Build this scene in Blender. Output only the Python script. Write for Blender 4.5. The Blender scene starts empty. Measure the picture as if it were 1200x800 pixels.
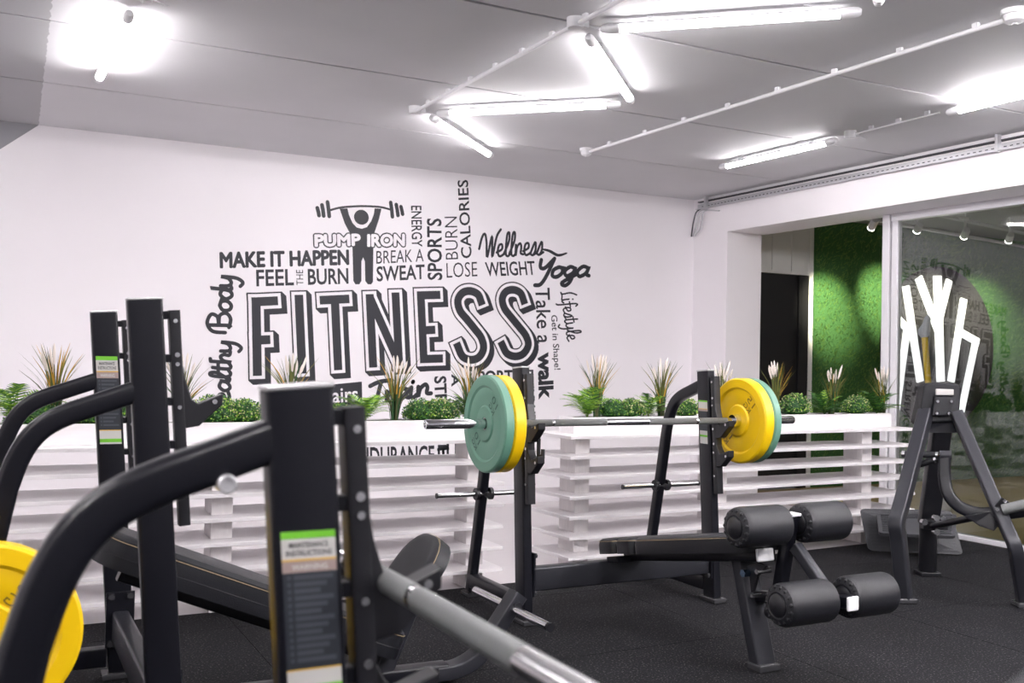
import bpy, bmesh, math, random
from mathutils import Vector, Matrix, noise
R = math.radians
PI = math.pi
random.seed(7)
scene = bpy.context.scene
col = scene.collection

# ------------------------------------------------------------------ camera
F_PX = 1175.14
VX = (2850., 468.); VY = (-14., 408.)
EYE = Vector((0, 0, 1.2))
ax = Vector((VX[0]-600, -(VX[1]-400), -F_PX)).normalized()
ay = Vector((VY[0]-600, -(VY[1]-400), -F_PX)).normalized()
az = ax.cross(ay)
ROT = Matrix((ax, ay, az))                     # camera -> world
cam_data = bpy.data.cameras.new('camera')
cam = bpy.data.objects.new('camera', cam_data); col.objects.link(cam)
cam.matrix_world = Matrix.Translation(EYE) @ ROT.to_4x4()
cam_data.sensor_width = 36.0
cam_data.lens = 36.0*F_PX/1200.0
cam_data.clip_start = 0.05
cam_data.dof.use_dof = True
cam_data.dof.focus_distance = 5.0
cam_data.dof.aperture_fstop = 5.0
scene.camera = cam

# ------------------------------------------------------------------ world, exposure
w = bpy.data.worlds.new('world'); scene.world = w; w.use_nodes = True
w.node_tree.nodes['Background'].inputs[0].default_value = (0.9, 0.93, 1.0, 1)
w.node_tree.nodes['Background'].inputs[1].default_value = 0.05
scene.view_settings.view_transform = 'Standard'
scene.view_settings.look = 'None'
scene.view_settings.exposure = 2.27
scene.view_settings.gamma = 1.0
scene.view_settings.use_curve_mapping = False
TUBE_E = 9.0          # strength of the ceiling tube lamps
SPOT_W = 75.0

# pixel of the photograph (1200x800) -> point on a real plane of the room
def ray(u, v): return ROT @ Vector((u-600., -(v-400.), -F_PX))
def at_z(u, v, z=0.): d = ray(u, v); return EYE + d*((z-EYE.z)/d.z)
def at_y(u, v, y): d = ray(u, v); return EYE + d*((y-EYE.y)/d.y)
def at_x(u, v, x): d = ray(u, v); return EYE + d*((x-EYE.x)/d.x)

# ------------------------------------------------------------------ materials
def nodes_of(m): m.use_nodes = True; return m.node_tree.nodes, m.node_tree.links
def mat(name, c, rough=.5, metal=0., spec=.5, bump=0., bscale=60., var=0., vscale=8., coat=0., emit=None, es=0., stretch=None):
    m = bpy.data.materials.new(name); n, l = nodes_of(m); p = n['Principled BSDF']
    p.inputs['Base Color'].default_value = (*c, 1); p.inputs['Roughness'].default_value = rough
    p.inputs['Metallic'].default_value = metal; p.inputs['Specular IOR Level'].default_value = spec
    p.inputs['Coat Weight'].default_value = coat
    if emit: p.inputs['Emission Color'].default_value = (*emit, 1); p.inputs['Emission Strength'].default_value = es
    if bump or var:
        tc = n.new('ShaderNodeTexCoord'); mp = n.new('ShaderNodeMapping'); l.new(tc.outputs['Object'], mp.inputs[0])
        if stretch: mp.inputs['Scale'].default_value = stretch
    if var:
        t = n.new('ShaderNodeTexNoise'); t.inputs['Scale'].default_value = vscale; t.inputs['Detail'].default_value = 5
        l.new(mp.outputs[0], t.inputs['Vector'])
        mx = n.new('ShaderNodeMix'); mx.data_type = 'RGBA'
        mx.inputs[6].default_value = (*[x*(1-var) for x in c], 1); mx.inputs[7].default_value = (*[min(1, x*(1+var)) for x in c], 1)
        l.new(t.outputs['Fac'], mx.inputs[0]); l.new(mx.outputs[2], p.inputs['Base Color'])
    if bump:
        t2 = n.new('ShaderNodeTexNoise'); t2.inputs['Scale'].default_value = bscale; t2.inputs['Detail'].default_value = 4
        l.new(mp.outputs[0], t2.inputs['Vector'])
        b = n.new('ShaderNodeBump'); b.inputs['Strength'].default_value = bump; b.inputs['Distance'].default_value = .01
        l.new(t2.outputs['Fac'], b.inputs['Height']); l.new(b.outputs[0], p.inputs['Normal'])
    return m
def rubber_mat():
    m = bpy.data.materials.new('rubber_floor'); n, l = nodes_of(m); p = n['Principled BSDF']
    tc = n.new('ShaderNodeTexCoord')
    a = n.new('ShaderNodeTexNoise'); a.inputs['Scale'].default_value = 120; a.inputs['Detail'].default_value = 2; l.new(tc.outputs['Object'], a.inputs['Vector'])
    r = n.new('ShaderNodeValToRGB'); l.new(a.outputs['Fac'], r.inputs[0])
    r.color_ramp.elements[0].position = .35; r.color_ramp.elements[0].color = (.002, .0022, .0032, 1)
    r.color_ramp.elements[1].position = .62; r.color_ramp.elements[1].color = (.011, .0112, .0138, 1)
    e = r.color_ramp.elements.new(.67); e.color = (.10, .09, .095, 1)
    b2 = n.new('ShaderNodeTexNoise'); b2.inputs['Scale'].default_value = 1.7; b2.inputs['Detail'].default_value = 6; l.new(tc.outputs['Object'], b2.inputs['Vector'])
    mr = n.new('ShaderNodeMapRange'); mr.inputs[1].default_value = .3; mr.inputs[2].default_value = .7; mr.inputs[3].default_value = .75; mr.inputs[4].default_value = 1.35
    l.new(b2.outputs['Fac'], mr.inputs[0])
    mx = n.new('ShaderNodeMix'); mx.data_type = 'RGBA'; mx.blend_type = 'MULTIPLY'; mx.inputs[0].default_value = 1
    l.new(r.outputs[0], mx.inputs[6]); l.new(mr.outputs[0], mx.inputs[7]); l.new(mx.outputs[2], p.inputs['Base Color'])
    p.inputs['Roughness'].default_value = .8; p.inputs['Specular IOR Level'].default_value = .2
    b = n.new('ShaderNodeBump'); b.inputs['Strength'].default_value = .5; b.inputs['Distance'].default_value = .003
    l.new(a.outputs['Fac'], b.inputs['Height']); l.new(b.outputs[0], p.inputs['Normal'])
    return m
def ceiling_mat():
    # pale concrete; left of x=0.23 the slab is a darker grey with a ragged edge
    m = bpy.data.materials.new('two_tone_concrete'); n, l = nodes_of(m); p = n['Principled BSDF']
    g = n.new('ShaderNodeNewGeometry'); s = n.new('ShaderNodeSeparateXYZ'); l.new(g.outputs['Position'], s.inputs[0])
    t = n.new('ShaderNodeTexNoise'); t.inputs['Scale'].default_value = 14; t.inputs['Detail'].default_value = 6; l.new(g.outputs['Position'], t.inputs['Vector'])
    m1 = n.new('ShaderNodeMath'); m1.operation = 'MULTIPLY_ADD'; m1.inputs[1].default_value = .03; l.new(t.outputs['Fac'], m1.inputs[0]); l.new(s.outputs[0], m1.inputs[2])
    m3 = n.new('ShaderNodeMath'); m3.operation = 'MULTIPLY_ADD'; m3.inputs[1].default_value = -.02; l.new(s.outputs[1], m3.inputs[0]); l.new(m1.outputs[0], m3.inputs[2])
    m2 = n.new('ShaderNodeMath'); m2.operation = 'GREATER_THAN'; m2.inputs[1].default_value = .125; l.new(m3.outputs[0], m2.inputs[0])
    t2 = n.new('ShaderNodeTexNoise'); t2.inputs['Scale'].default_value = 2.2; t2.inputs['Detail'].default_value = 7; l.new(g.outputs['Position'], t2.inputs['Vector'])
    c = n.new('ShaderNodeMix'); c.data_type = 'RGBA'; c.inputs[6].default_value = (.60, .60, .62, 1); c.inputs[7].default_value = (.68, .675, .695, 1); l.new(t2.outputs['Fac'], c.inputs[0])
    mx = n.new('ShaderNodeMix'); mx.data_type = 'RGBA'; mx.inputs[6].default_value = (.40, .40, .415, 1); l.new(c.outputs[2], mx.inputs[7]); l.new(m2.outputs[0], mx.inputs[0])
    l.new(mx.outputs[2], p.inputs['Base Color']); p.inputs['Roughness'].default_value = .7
    b = n.new('ShaderNodeBump'); b.inputs['Strength'].default_value = .12; b.inputs['Distance'].default_value = .01
    l.new(t2.outputs['Fac'], b.inputs['Height']); l.new(b.outputs[0], p.inputs['Normal'])
    return m
def glass_mat():
    m = bpy.data.materials.new('window_glass'); n, l = nodes_of(m); n.remove(n['Principled BSDF']); o = n['Material Output']
    tr = n.new('ShaderNodeBsdfTransparent'); tr.inputs[0].default_value = (.93, .96, .95, 1)
    gl = n.new('ShaderNodeBsdfGlossy'); gl.inputs['Roughness'].default_value = 0.0
    lw = n.new('ShaderNodeFresnel'); lw.inputs[0].default_value = 1.5
    ma = n.new('ShaderNodeMath'); ma.operation = 'MULTIPLY'; ma.inputs[1].default_value = .95; ma.use_clamp = True
    l.new(lw.outputs[0], ma.inputs[0])
    mx = n.new('ShaderNodeMixShader'); l.new(ma.outputs[0], mx.inputs[0]); l.new(tr.outputs[0], mx.inputs[1]); l.new(gl.outputs[0], mx.inputs[2]); l.new(mx.outputs[0], o.inputs[0])
    return m
M = {}
M['wall'] = mat('white_wall_paint', (.88, .85, .875), .55, bump=.05, bscale=40, var=.012, vscale=3)
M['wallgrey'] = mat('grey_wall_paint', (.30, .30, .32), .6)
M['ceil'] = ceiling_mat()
M['joint'] = mat('slab_joint', (.07, .07, .08), .9)
M['rubber'] = rubber_mat()
M['rubber_dark'] = mat('rubber_underlay', (.012, .012, .014), .9)
M['tile'] = mat('pale_floor_tile', (.70, .66, .67), .35, var=.06, vscale=5, stretch=(1, 9, 1))
M['ochre'] = mat('ochre_floor', (.50, .36, .16), .4, var=.12, vscale=4, stretch=(1, 6, 1))
M['moss'] = mat('green_turf_wall', (.045, .14, .035), .85, bump=1.0, bscale=70, var=.5, vscale=60)
M['grass'] = mat('turf_tuft', (.12, .25, .05), .7)
M['grass2'] = mat('turf_tuft_dark', (.045, .14, .035), .7)
M['metal'] = mat('black_powder_coat', (.006, .0063, .010), .30, spec=.38, bump=.06, bscale=600)
M['metalr'] = mat('graphite_powder_coat', (.028, .029, .036), .34, metal=.2, bump=.05, bscale=600)
M['cap'] = mat('tube_end_cap', (.05, .05, .055), .22)
M['topcap'] = mat('pale_end_cap', (.55, .55, .56), .3, metal=.5)
M['plastic'] = mat('black_plastic', (.008, .008, .011), .38)
M['bolt'] = mat('bright_steel', (.62, .62, .64), .25, metal=1)
M['chrome'] = mat('chrome', (.80, .80, .82), .12, metal=1)
M['knurl'] = mat('knurled_steel', (.25, .26, .26), .42, metal=1, bump=.6, bscale=900)
M['steel'] = mat('polished_steel_shaft', (.62, .62, .63), .22, metal=1)
M['vinyl'] = mat('black_vinyl', (.009, .0095, .013), .42, spec=.32, bump=.15, bscale=350)
M['foam'] = mat('black_foam_cover', (.009, .0095, .013), .42, bump=.3, bscale=420)
M['stitch'] = mat('tan_stitching', (.30, .22, .12), .7)
M['green'] = mat('green_rubber', (.125, .285, .205), .42, var=.05, vscale=12)
M['gdark'] = mat('plate_marking_dark', (.03, .10, .07), .5)
M['yellow'] = mat('yellow_rubber', (.86, .55, .002), .38, var=.05, vscale=10)
M['ydark'] = mat('plate_marking_brown', (.22, .13, .01), .5)
M['white'] = mat('white_painted_wood', (.86, .83, .845), .5, bump=.02, bscale=18, var=.05, vscale=10, stretch=(1, 6, 6))
M['wood'] = mat('whitewashed_wood', (.82, .79, .79), .55, bump=.06, bscale=22, var=.1, vscale=12, stretch=(6, 6, 1))
M['wplastic'] = mat('white_plastic', (.78, .78, .80), .35)
M['alu'] = mat('galvanised_tray', (.60, .60, .62), .4, metal=.6)
M['frame'] = mat('white_window_frame', (.76, .75, .78), .35)
M['ink'] = mat('black_mural_paint', (.011, .012, .019), .5, var=.25, vscale=9)
M['glass'] = glass_mat()
M['black'] = mat('black_door_leaf', (.008, .008, .010), .55)
M['panel'] = mat('white_wall_panel', (.82, .82, .81), .45)
M['disc'] = mat('grey_wood_disc', (.032, .029, .03), .6, bump=.2, bscale=30, var=.35, vscale=14, stretch=(8, 1, .6))
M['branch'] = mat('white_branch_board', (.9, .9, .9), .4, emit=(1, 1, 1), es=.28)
M['soil'] = mat('dark_soil', (.02, .014, .01), .95)
M['lg'] = mat('leaf_green', (.075, .23, .035), .5)
M['lg2'] = mat('leaf_bright_green', (.30, .52, .05), .5)
M['lg3'] = mat('leaf_dark_green', (.022, .09, .022), .5)
M['olive'] = mat('blade_olive', (.15, .16, .03), .55)
M['olive2'] = mat('blade_dark_olive', (.06, .07, .02), .55)
M['straw'] = mat('blade_amber', (.55, .30, .03), .55)
M['plume'] = mat('white_plume', (.86, .78, .72), .8)
M['cream'] = mat('cream_blossom', (.62, .60, .30), .7)
M['poleY'] = mat('yellow_pole_paint', (.90, .60, .0), .4)
M['wrap'] = mat('clear_plastic_wrap', (.55, .56, .60), .25)
M['lab_w'] = mat('label_white', (.55, .54, .52), .5)
M['lab_g'] = mat('label_green', (.16, .52, .03), .5)
M['lab_o'] = mat('label_orange', (.65, .40, .06), .5)
M['lab_b'] = mat('label_brown', (.34, .26, .24), .5)
M['lab_k'] = mat('label_black', (.02, .024, .032), .45)
M['lab_t'] = mat('label_text', (.10, .10, .10), .5)
M['lab_f'] = mat('label_faint_text', (.055, .062, .075), .5)
M['tube'] = mat('lit_tube', (1, 1, 1), .5, emit=(1.0, .955, .97), es=TUBE_E)
M['tube2'] = mat('lit_tube_strong', (1, 1, 1), .5, emit=(1.0, .955, .97), es=TUBE_E*1.9)
M['tube_fill'] = mat('lit_tube_fill', (1, 1, 1), .5, emit=(1.0, .955, .97), es=TUBE_E*7.0)  # boosted strength for the added tubes out of view
M['spotlens'] = mat('lit_lens', (1, 1, 1), .5, emit=(1, .96, .88), es=1.5)
M['ribrubber'] = mat('ribbed_rubber', (.055, .056, .063), .5)
M['sill'] = mat('sill_brown', (.30, .25, .23), .5)
M['blue'] = mat('blue_zinc_nut', (.25, .38, .55), .25, metal=1)

# ------------------------------------------------------------------ mesh helpers
class MB:
    def __init__(s): s.v = []; s.f = []; s.m = []; s.sm = []
    def add(s, vs, fs, mi=0, smooth=False):
        o = len(s.v); s.v += [Vector(p) for p in vs]
        for f in fs: s.f.append([o+i for i in f]); s.m.append(mi); s.sm.append(smooth)
    def box(s, c, d, rot=None, mi=0):
        c = Vector(c); r = rot or Matrix.Identity(3)
        vs = [c + r @ Vector((x*d[0]/2, y*d[1]/2, z*d[2]/2)) for x in (-1, 1) for y in (-1, 1) for z in (-1, 1)]
        s.add(vs, [(0, 1, 3, 2), (4, 6, 7, 5), (0, 4, 5, 1), (2, 3, 7, 6), (0, 2, 6, 4), (1, 5, 7, 3)], mi)
        return s
    def bb(s, a, b, mi=0):
        return s.box([(a[i]+b[i])/2 for i in range(3)], [abs(b[i]-a[i]) for i in range(3)], None, mi)
    def cyl(s, p0, p1, r0, r1=None, n=16, mi=0, cap=True):
        p0, p1 = Vector(p0), Vector(p1); r1 = r0 if r1 is None else r1
        d = (p1-p0).normalized(); a = d.orthogonal().normalized(); b = d.cross(a)
        ring = lambda p, r: [p + a*math.cos(2*PI*i/n)*r + b*math.sin(2*PI*i/n)*r for i in range(n)]
        vs = ring(p0, r0) + ring(p1, r1)
        s.add(vs, [(i, (i+1) % n, n+(i+1) % n, n+i) for i in range(n)], mi, True)
        if cap: s.add(ring(p0, r0), [list(range(n))[::-1]], mi); s.add(ring(p1, r1), [list(range(n))], mi)
        return s
    def lathe(s, o, d, prof, n=32, mi=0, smooth=True):
        # prof: list of (distance along axis, radius)
        o, d = Vector(o), Vector(d).normalized(); a = d.orthogonal().normalized(); b = d.cross(a)
        vs = []
        for t, r in prof:
            r = max(r, 1e-4)
            vs += [o + d*t + a*math.cos(2*PI*i/n)*r + b*math.sin(2*PI*i/n)*r for i in range(n)]
        fs = []
        for k in range(len(prof)-1):
            fs += [(k*n+i, k*n+(i+1) % n, (k+1)*n+(i+1) % n, (k+1)*n+i) for i in range(n)]
        s.add(vs, fs, mi, smooth); return s
    def sweep(s, path, prof, nrm, mi=0, smooth=True, closed_ends=True):
        # path: planar polyline, nrm: plane normal, prof: (along nrm, in plane) points
        path = [Vector(p) for p in path]; nrm = Vector(nrm).normalized(); k = len(prof); vs = []
        for i, p in enumerate(path):
            t0 = (p-path[i-1]).normalized() if i > 0 else None
            t1 = (path[i+1]-p).normalized() if i < len(path)-1 else None
            t = (t0+t1).normalized() if t0 and t1 else (t0 or t1)
            sc = 1/max(.4, t.dot(t0)) if t0 else 1.
            b = t.cross(nrm).normalized()
            vs += [p + nrm*x + b*y*sc for x, y in prof]
        fs = []
        for j in range(len(path)-1):
            fs += [(j*k+i, j*k+(i+1) % k, (j+1)*k+(i+1) % k, (j+1)*k+i) for i in range(k)]
        s.add(vs, fs, mi, smooth)
        if closed_ends:
            s.add(vs[:k], [list(range(k))[::-1]], mi); s.add(vs[-k:], [list(range(k))], mi)
        return s
    def prism(s, poly, ext, mi=0):
        # poly: 3D points, ext: extrusion vector
        poly = [Vector(p) for p in poly]; ext = Vector(ext); n = len(poly)
        vs = poly + [p+ext for p in poly]
        s.add(vs, [list(range(n))[::-1], [n+i for i in range(n)]] + [(i, (i+1) % n, n+(i+1) % n, n+i) for i in range(n)], mi)
        return s
    def mesh(s, name, mats):
        me = bpy.data.meshes.new(name); me.from_pydata(s.v, [], s.f)
        for m in (mats if isinstance(mats, (list, tuple)) else [mats]): me.materials.append(m)
        me.polygons.foreach_set('material_index', s.m); me.polygons.foreach_set('use_smooth', s.sm)
        bm = bmesh.new(); bm.from_mesh(me); bmesh.ops.recalc_face_normals(bm, faces=bm.faces) if len(bm.faces) < 20000 and not getattr(s, 'flat', False) else None
        bm.to_mesh(me); bm.free(); me.update()
        if any(s.sm) and not getattr(s, 'flat', False): me.set_sharp_from_angle(angle=R(32))
        return me
    def build(s, name, mats, parent=None, bevel=0., kind=None, label=None, cat=None, group=None, weld=False, seg=2):
        o = bpy.data.objects.new(name, s.mesh(name, mats)); col.objects.link(o)
        if parent: o.parent = parent
        if bevel:
            b = o.modifiers.new('bevel', 'BEVEL'); b.width = bevel; b.segments = seg; b.limit_method = 'ANGLE'; b.angle_limit = R(40); b.harden_normals = False
        tag(o, label, cat, group, kind); return o
def tag(o, label=None, cat=None, group=None, kind=None):
    if label: o['label'] = label
    if cat: o['category'] = cat
    if group: o['group'] = group
    if kind: o['kind'] = kind
    return o
def empty(name, loc=(0, 0, 0), rz=0., label=None, cat=None, group=None, kind=None):
    o = bpy.data.objects.new(name, None); col.objects.link(o); o.location = loc; o.rotation_euler = (0, 0, rz)
    o.empty_display_size = .1
    return tag(o, label, cat, group, kind)
def rrect(w, h, r, seg=3):
    pts = []
    for cx, cy, a0 in ((w/2-r, h/2-r, 0), (-w/2+r, h/2-r, 90), (-w/2+r, -h/2+r, 180), (w/2-r, -h/2+r, 270)):
        for i in range(seg+1):
            a = R(a0+90*i/seg); pts.append((cx+math.cos(a)*r, cy+math.sin(a)*r))
    return pts
def curve(pts, n=6):
    # Catmull-Rom through the points
    pts = [Vector(p) for p in pts]; out = []
    for i in range(len(pts)-1):
        p0 = pts[max(i-1, 0)]; p1 = pts[i]; p2 = pts[i+1]; p3 = pts[min(i+2, len(pts)-1)]
        for k in range(n):
            t = k/n
            out.append(.5*((2*p1)+(p2-p0)*t+(2*p0-5*p1+4*p2-p3)*t*t+(3*p1-p0-3*p2+p3)*t**3))
    out.append(pts[-1]); return out
def text_mesh(body, offset=0., shear=0., spacing=1.0):
    c = bpy.data.curves.new('txt', 'FONT'); c.body = body; c.size = 1; c.offset = offset; c.shear = shear; c.space_character = spacing
    c.resolution_u = 3
    o = bpy.data.objects.new('txt', c); col.objects.link(o)
    dg = bpy.context.evaluated_depsgraph_get(); dg.update()
    me = bpy.data.meshes.new_from_object(o.evaluated_get(dg))
    vs = [v.co.copy() for v in me.vertices]; fs = [list(p.vertices) for p in me.polygons]
    bpy.data.objects.remove(o); bpy.data.curves.remove(c); bpy.data.meshes.remove(me)
    xs = [v.x for v in vs]; ys = [v.y for v in vs]
    return vs, fs, (min(xs), max(xs), min(ys), max(ys))
def text_into(mb, body, tl, tr, bl, off=Vector((0, 0, 0)), bold=0., shear=0., spacing=1., mi=0, bb=None):
    # fit lettering into the parallelogram given by its top-left, top-right and bottom-left corners
    vs, fs, box = text_mesh(body, bold, shear, spacing); box = bb or box
    tl, tr, bl = Vector(tl), Vector(tr), Vector(bl)
    X = (tr-tl)/(box[1]-box[0]); Y = (tl-bl)/(box[3]-box[2])
    mb.add([bl + X*(v.x-box[0]) + Y*(v.y-box[2]) + off for v in vs], fs, mi)
    return box

YW, H = 7.43, 2.705
# ================================================================== STRUCTURE
# ---- rubber floor of square tiles
fl = MB().bb((-3.5, -3, -.06), (6.13, 4.78, -.012)).build('floor', M['rubber_dark'], kind='structure')
gx = [1.0+.978*i for i in range(-4, 7)]; gy = [3.49+.978*i for i in range(-6, 3)]
for i in range(len(gx)-1):
    for j in range(len(gy)-1):
        x0, x1 = max(gx[i], -3.5), min(gx[i+1], 6.08); y0, y1 = gy[j], gy[j+1]
        e0 = 4.77+max(0, x0-2.5)*.058; e1 = 4.77+max(0, x1-2.5)*.058
        if y0 > e0-.02 or x1-x0 < .02: continue
        if y1 > e0: ya, yb = e0, e1
        else: ya = yb = y1-.0015
        g = .0015
        MB().prism([(x0+g, y0+g, -.012), (x1-g, y0+g, -.012), (x1-g, yb, -.012), (x0+g, ya, -.012)], (0, 0, .012)).build('rubber_tile', M['rubber'], fl)
# tile beside the right sill
# ---- pale corridor floor, ochre floor of the next room
co = MB()
co.prism([(-3.5, 4.77, -.06), (2.5, 4.77, -.06), (6.13, 4.985, -.06), (6.13, YW, -.06), (-3.5, YW, -.06)], (0, 0, .057))
co.build('floor', M['tile'], kind='structure')
MB().bb((6.13, -3, -.06), (6.36, YW, .0)).build('floor', M['sill'], kind='structure')
MB().bb((6.36, -3, -.06), (14, YW, -.002)).build('floor', M['ochre'], kind='structure')
# ---- ceiling: slab with long panels, joints recessed
ce = MB().bb((-3.5, -3, H+.012), (6.16, YW, H+.15)).build('ceiling', M['joint'], kind='structure')
yj = [-3, -1.0, .2, 1.4, 2.6, 3.82, 5.04, 6.22, YW]
for i in range(len(yj)-1):
    g = .011 if i in (4, 5) else .006
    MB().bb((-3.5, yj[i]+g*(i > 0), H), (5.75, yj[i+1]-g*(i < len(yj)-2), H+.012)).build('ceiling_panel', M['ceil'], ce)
MB().bb((6.17, -3, 2.66), (14, YW, 2.8)).build('ceiling', M['wallgrey'], kind='structure')
# ---- walls
wb = MB().bb((-3.5, YW, -.06), (6.17, YW+.15, H+.15)).build('wall_back', M['wall'], kind='structure')
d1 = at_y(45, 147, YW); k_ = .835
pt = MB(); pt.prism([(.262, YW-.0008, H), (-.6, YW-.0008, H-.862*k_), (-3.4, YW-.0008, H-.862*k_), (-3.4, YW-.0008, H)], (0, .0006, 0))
pt.build('grey_band', M['wallgrey'], wb)  # darker grey band at the wall's top left, sloping lower edge
MB().bb((-3.65, -3, -.06), (-3.5, YW, H+.15)).build('wall_left', M['wall'], kind='structure')
MB().bb((-3.5, -3.15, -.06), (14, -3, H+.15)).build('wall_front', M['wallgrey'], kind='structure')
wr = empty('wall_right', (5.95, 7.2, 0), kind='structure')
def loc(mb, p):   # shift geometry into a parent's frame
    inv = Matrix.Translation(p.location).inverted() if not p.rotation_euler.z else (Matrix.Translation(p.location) @ p.rotation_euler.to_matrix().to_4x4()).inverted()
    mb.v = [inv @ v for v in mb.v]; return mb
loc(MB().bb((5.75, -3, 2.367), (6.17, YW, H)), wr).build('beam', M['wall'], wr)
loc(MB().bb((5.75, 6.95, -.003), (6.14, YW, 2.367)), wr).build('pillar', M['wall'], wr)
# ---- wall of the next room: white panels round a dark doorway, then green turf
pw = empty('wall_back', (6.7, YW, 0), kind='structure')
for x0, x1 in ((6.17, 6.43), (6.43, 6.68), (6.68, 6.93), (6.93, 7.16), (7.16, 7.222)):
    loc(MB().bb((x0+.003, YW-.02, 2.10 if x0 < 7.1 else 0), (x1-.003, YW+.05, 2.66)), pw).build('panel', M['panel'], pw)
loc(MB().bb((6.17, YW+.04, 0), (7.222, YW+.1, 2.66)), pw).build('backing', M['black'], pw)
do = empty('door_1', (6.6, YW, 0), kind='structure')
loc(MB().bb((6.17, YW+.0, 0), (7.03, YW+.03, 2.085)), do).build('door_leaf', M['black'], do, .003)
loc(MB().bb((7.03, YW-.03, 0), (7.15, YW+.03, 2.10)), do).build('door_leaf', M['black'], do, .003)
loc(MB().bb((6.17, YW-.035, 2.085), (7.16, YW+.0, 2.115)), do).build('lintel', M['panel'], do)
tw = MB().bb((7.222, YW-.03, 0), (14, YW+.1, 2.66)).build('wall_back', M['moss'], kind='structure')
MB().bb((14, -3, -.06), (14.1, YW+.1, 2.8)).build('wall_right', M['panel'], kind='structure')
g = MB(); g.flat = True
for i in range(15000):
    x = 7.24+random.random()*4.4; z = random.random()*2.64
    a = random.uniform(-.9, .9)+noise.noise(Vector((x*2.2, z*2.2, 0)))*1.2; L = random.uniform(.03, .06)
    d = Vector((math.sin(a)*L, -random.uniform(.010, .028), math.cos(a)*L*.8)); p = Vector((x, YW-.03, z)); wv = Vector((math.cos(a), 0, -math.sin(a)))*.006
    g.add([p-wv, p+wv, p+d], [(0, 1, 2)], 0 if random.random() < .6 else 1)
o = g.build('turf', [M['grass'], M['grass2']], tw, kind='stuff')

# ---- glazed screen between the rooms
wi = empty('window_1', (6.10, 5.45, 0), R(2.0), kind='structure')
MB().bb((-.03, -.005, .03), (.04, .06, 2.367)).build('mullion', M['frame'], wi, .003)
MB().bb((-.02, -.075, .03), (.03, -.02, 2.33)).build('stile', M['frame'], wi, .003)
MB().bb((-.03, -8.2, 2.31), (.04, -.02, 2.367)).build('top_rail', M['frame'], wi, .003)
MB().bb((-.03, -8.2, .0), (.04, -.02, .035)).build('bottom_rail', M['frame'], wi, .003)
MB().bb((-.004, -8.2, .03), (.004, -.04, 2.33)).build('pane', M['glass'], wi)

# ================================================================== MURAL
mu = empty('wall_mural', (3.0, YW-.001, 1.0), label='black hand-lettered fitness word mural painted on the white back wall', cat='mural')
mu_off = Vector((3.0, YW-.001, 1.0))
def W(u, v): return at_y(u, v, YW-.001) - mu_off
class FB(MB):
    flat = True
    def face_room(s):
        for i, f in enumerate(s.f):
            n = Vector((0, 0, 0)); c = s.v[f[0]]
            for a, b in zip(f[1:-1], f[2:]): n += (s.v[a]-c).cross(s.v[b]-c)
            if n.y > 0: s.f[i] = f[::-1]
    def build(s, *a, **k): s.face_room(); return MB.build(s, *a, **k)
def thick(mb, body, tl, tr, bl, dep, d, n=8):
    # heavier lettering made of slightly shifted layers of the same word
    for i in range(n):
        a = 2*PI*i/n; text_into(mb, body, W(*tl), W(*tr), W(*bl), Vector((math.cos(a)*d, -dep-.00006*i, math.sin(a)*d)))
def word(body, tl, tr, bl, bold=0., shear=0., spacing=1., col_='ink', dep=.0, name='lettering', lift=0):
    mb = FB()
    if 'M' in body: thick(mb, body, tl, tr, bl, dep, .006)
    else: text_into(mb, body, W(*tl), W(*tr), W(*bl), Vector((0, -dep, 0)), bold, shear, spacing)
    o = mb.build(name, M[col_], mu); return o
word('MAKE IT HAPPEN', (258, 296), (408, 293), (258.5, 313.5), .004)
word('FEEL', (300, 316), (344, 315), (300.5, 335.5), .02)
word('THE', (347.5, 334), (347, 316), (355.5, 334), 0)
word('BURN', (360.5, 315), (408, 314), (361, 334), .022)
word('BREAK A', (441, 294), (496.5, 291.5), (441, 309), .0)
word('SWEAT', (441, 312), (497.5, 309.5), (441.5, 330), .02)
word('ENERGY', (494, 241), (495, 289), (481.5, 241), .012)
word('SPORTS', (501, 328), (500, 255.5), (518.5, 328), .02)
word('BURN', (522.5, 304), (521, 254), (537, 303.5), -.008)
word('CALORIES', (540.5, 303), (536, 211), (553, 302), .014)
word('LOSE', (523, 308), (559, 306.5), (523.5, 325.5), -.006)
word('WEIGHT', (568, 307), (626, 305.5), (570, 324), .014)
word('Take a', (644, 337), (646.5, 402), (627, 337), .01)
word('walk', (648, 412), (649, 467), (630, 413), .04)
word('Get in Shape!', (653, 369), (657, 433), (643.5, 369), .01)
word('STRENGTH', (523, 440), (527, 536), (508.5, 441), .03)
word('ENDURANCE', (412, 524), (509, 521.5), (412.5, 548), .02)
word('E', (526, 521), (526, 534), (513, 521), .03)
word('I', (533, 519), (536, 519), (533, 538), .03)
word('A', (538, 438), (538, 453), (529, 438), .03)
word('SPORT', (552, 434.5), (601, 433), (552.5, 450), .03)
word('BUILDUP', (625, 433), (628, 493), (612, 433), .03)
# block with reversed lettering
mb = MB(); mb.prism([W(340, 455), W(424, 447), W(425, 484), W(341, 492)], (0, .001, 0)); mb.build('lettering_block', M['ink'], mu)
word('Upstairs', (346, 458), (419, 452), (347, 482), .012, col_='wall', dep=.0015)
# outlined slab lettering
def mkframe():
    for i, (t, a, b, c) in enumerate([('PUMP', (369, 275.5), (421.5, 274.5), (369.5, 288.5)), ('IRON', (431, 275), (473.5, 274.5), (431, 288.5))]):
        mb = FB(); bx = text_mesh(t, .0)[2]
        thick(mb, t, a, b, c, .0012, .0165, 12); mb.build('lettering_outline', M['ink'], mu)
        mb = FB(); thick(mb, t, a, b, c, .0026, .0065); mb.build('lettering', M['wall'], mu)
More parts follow.
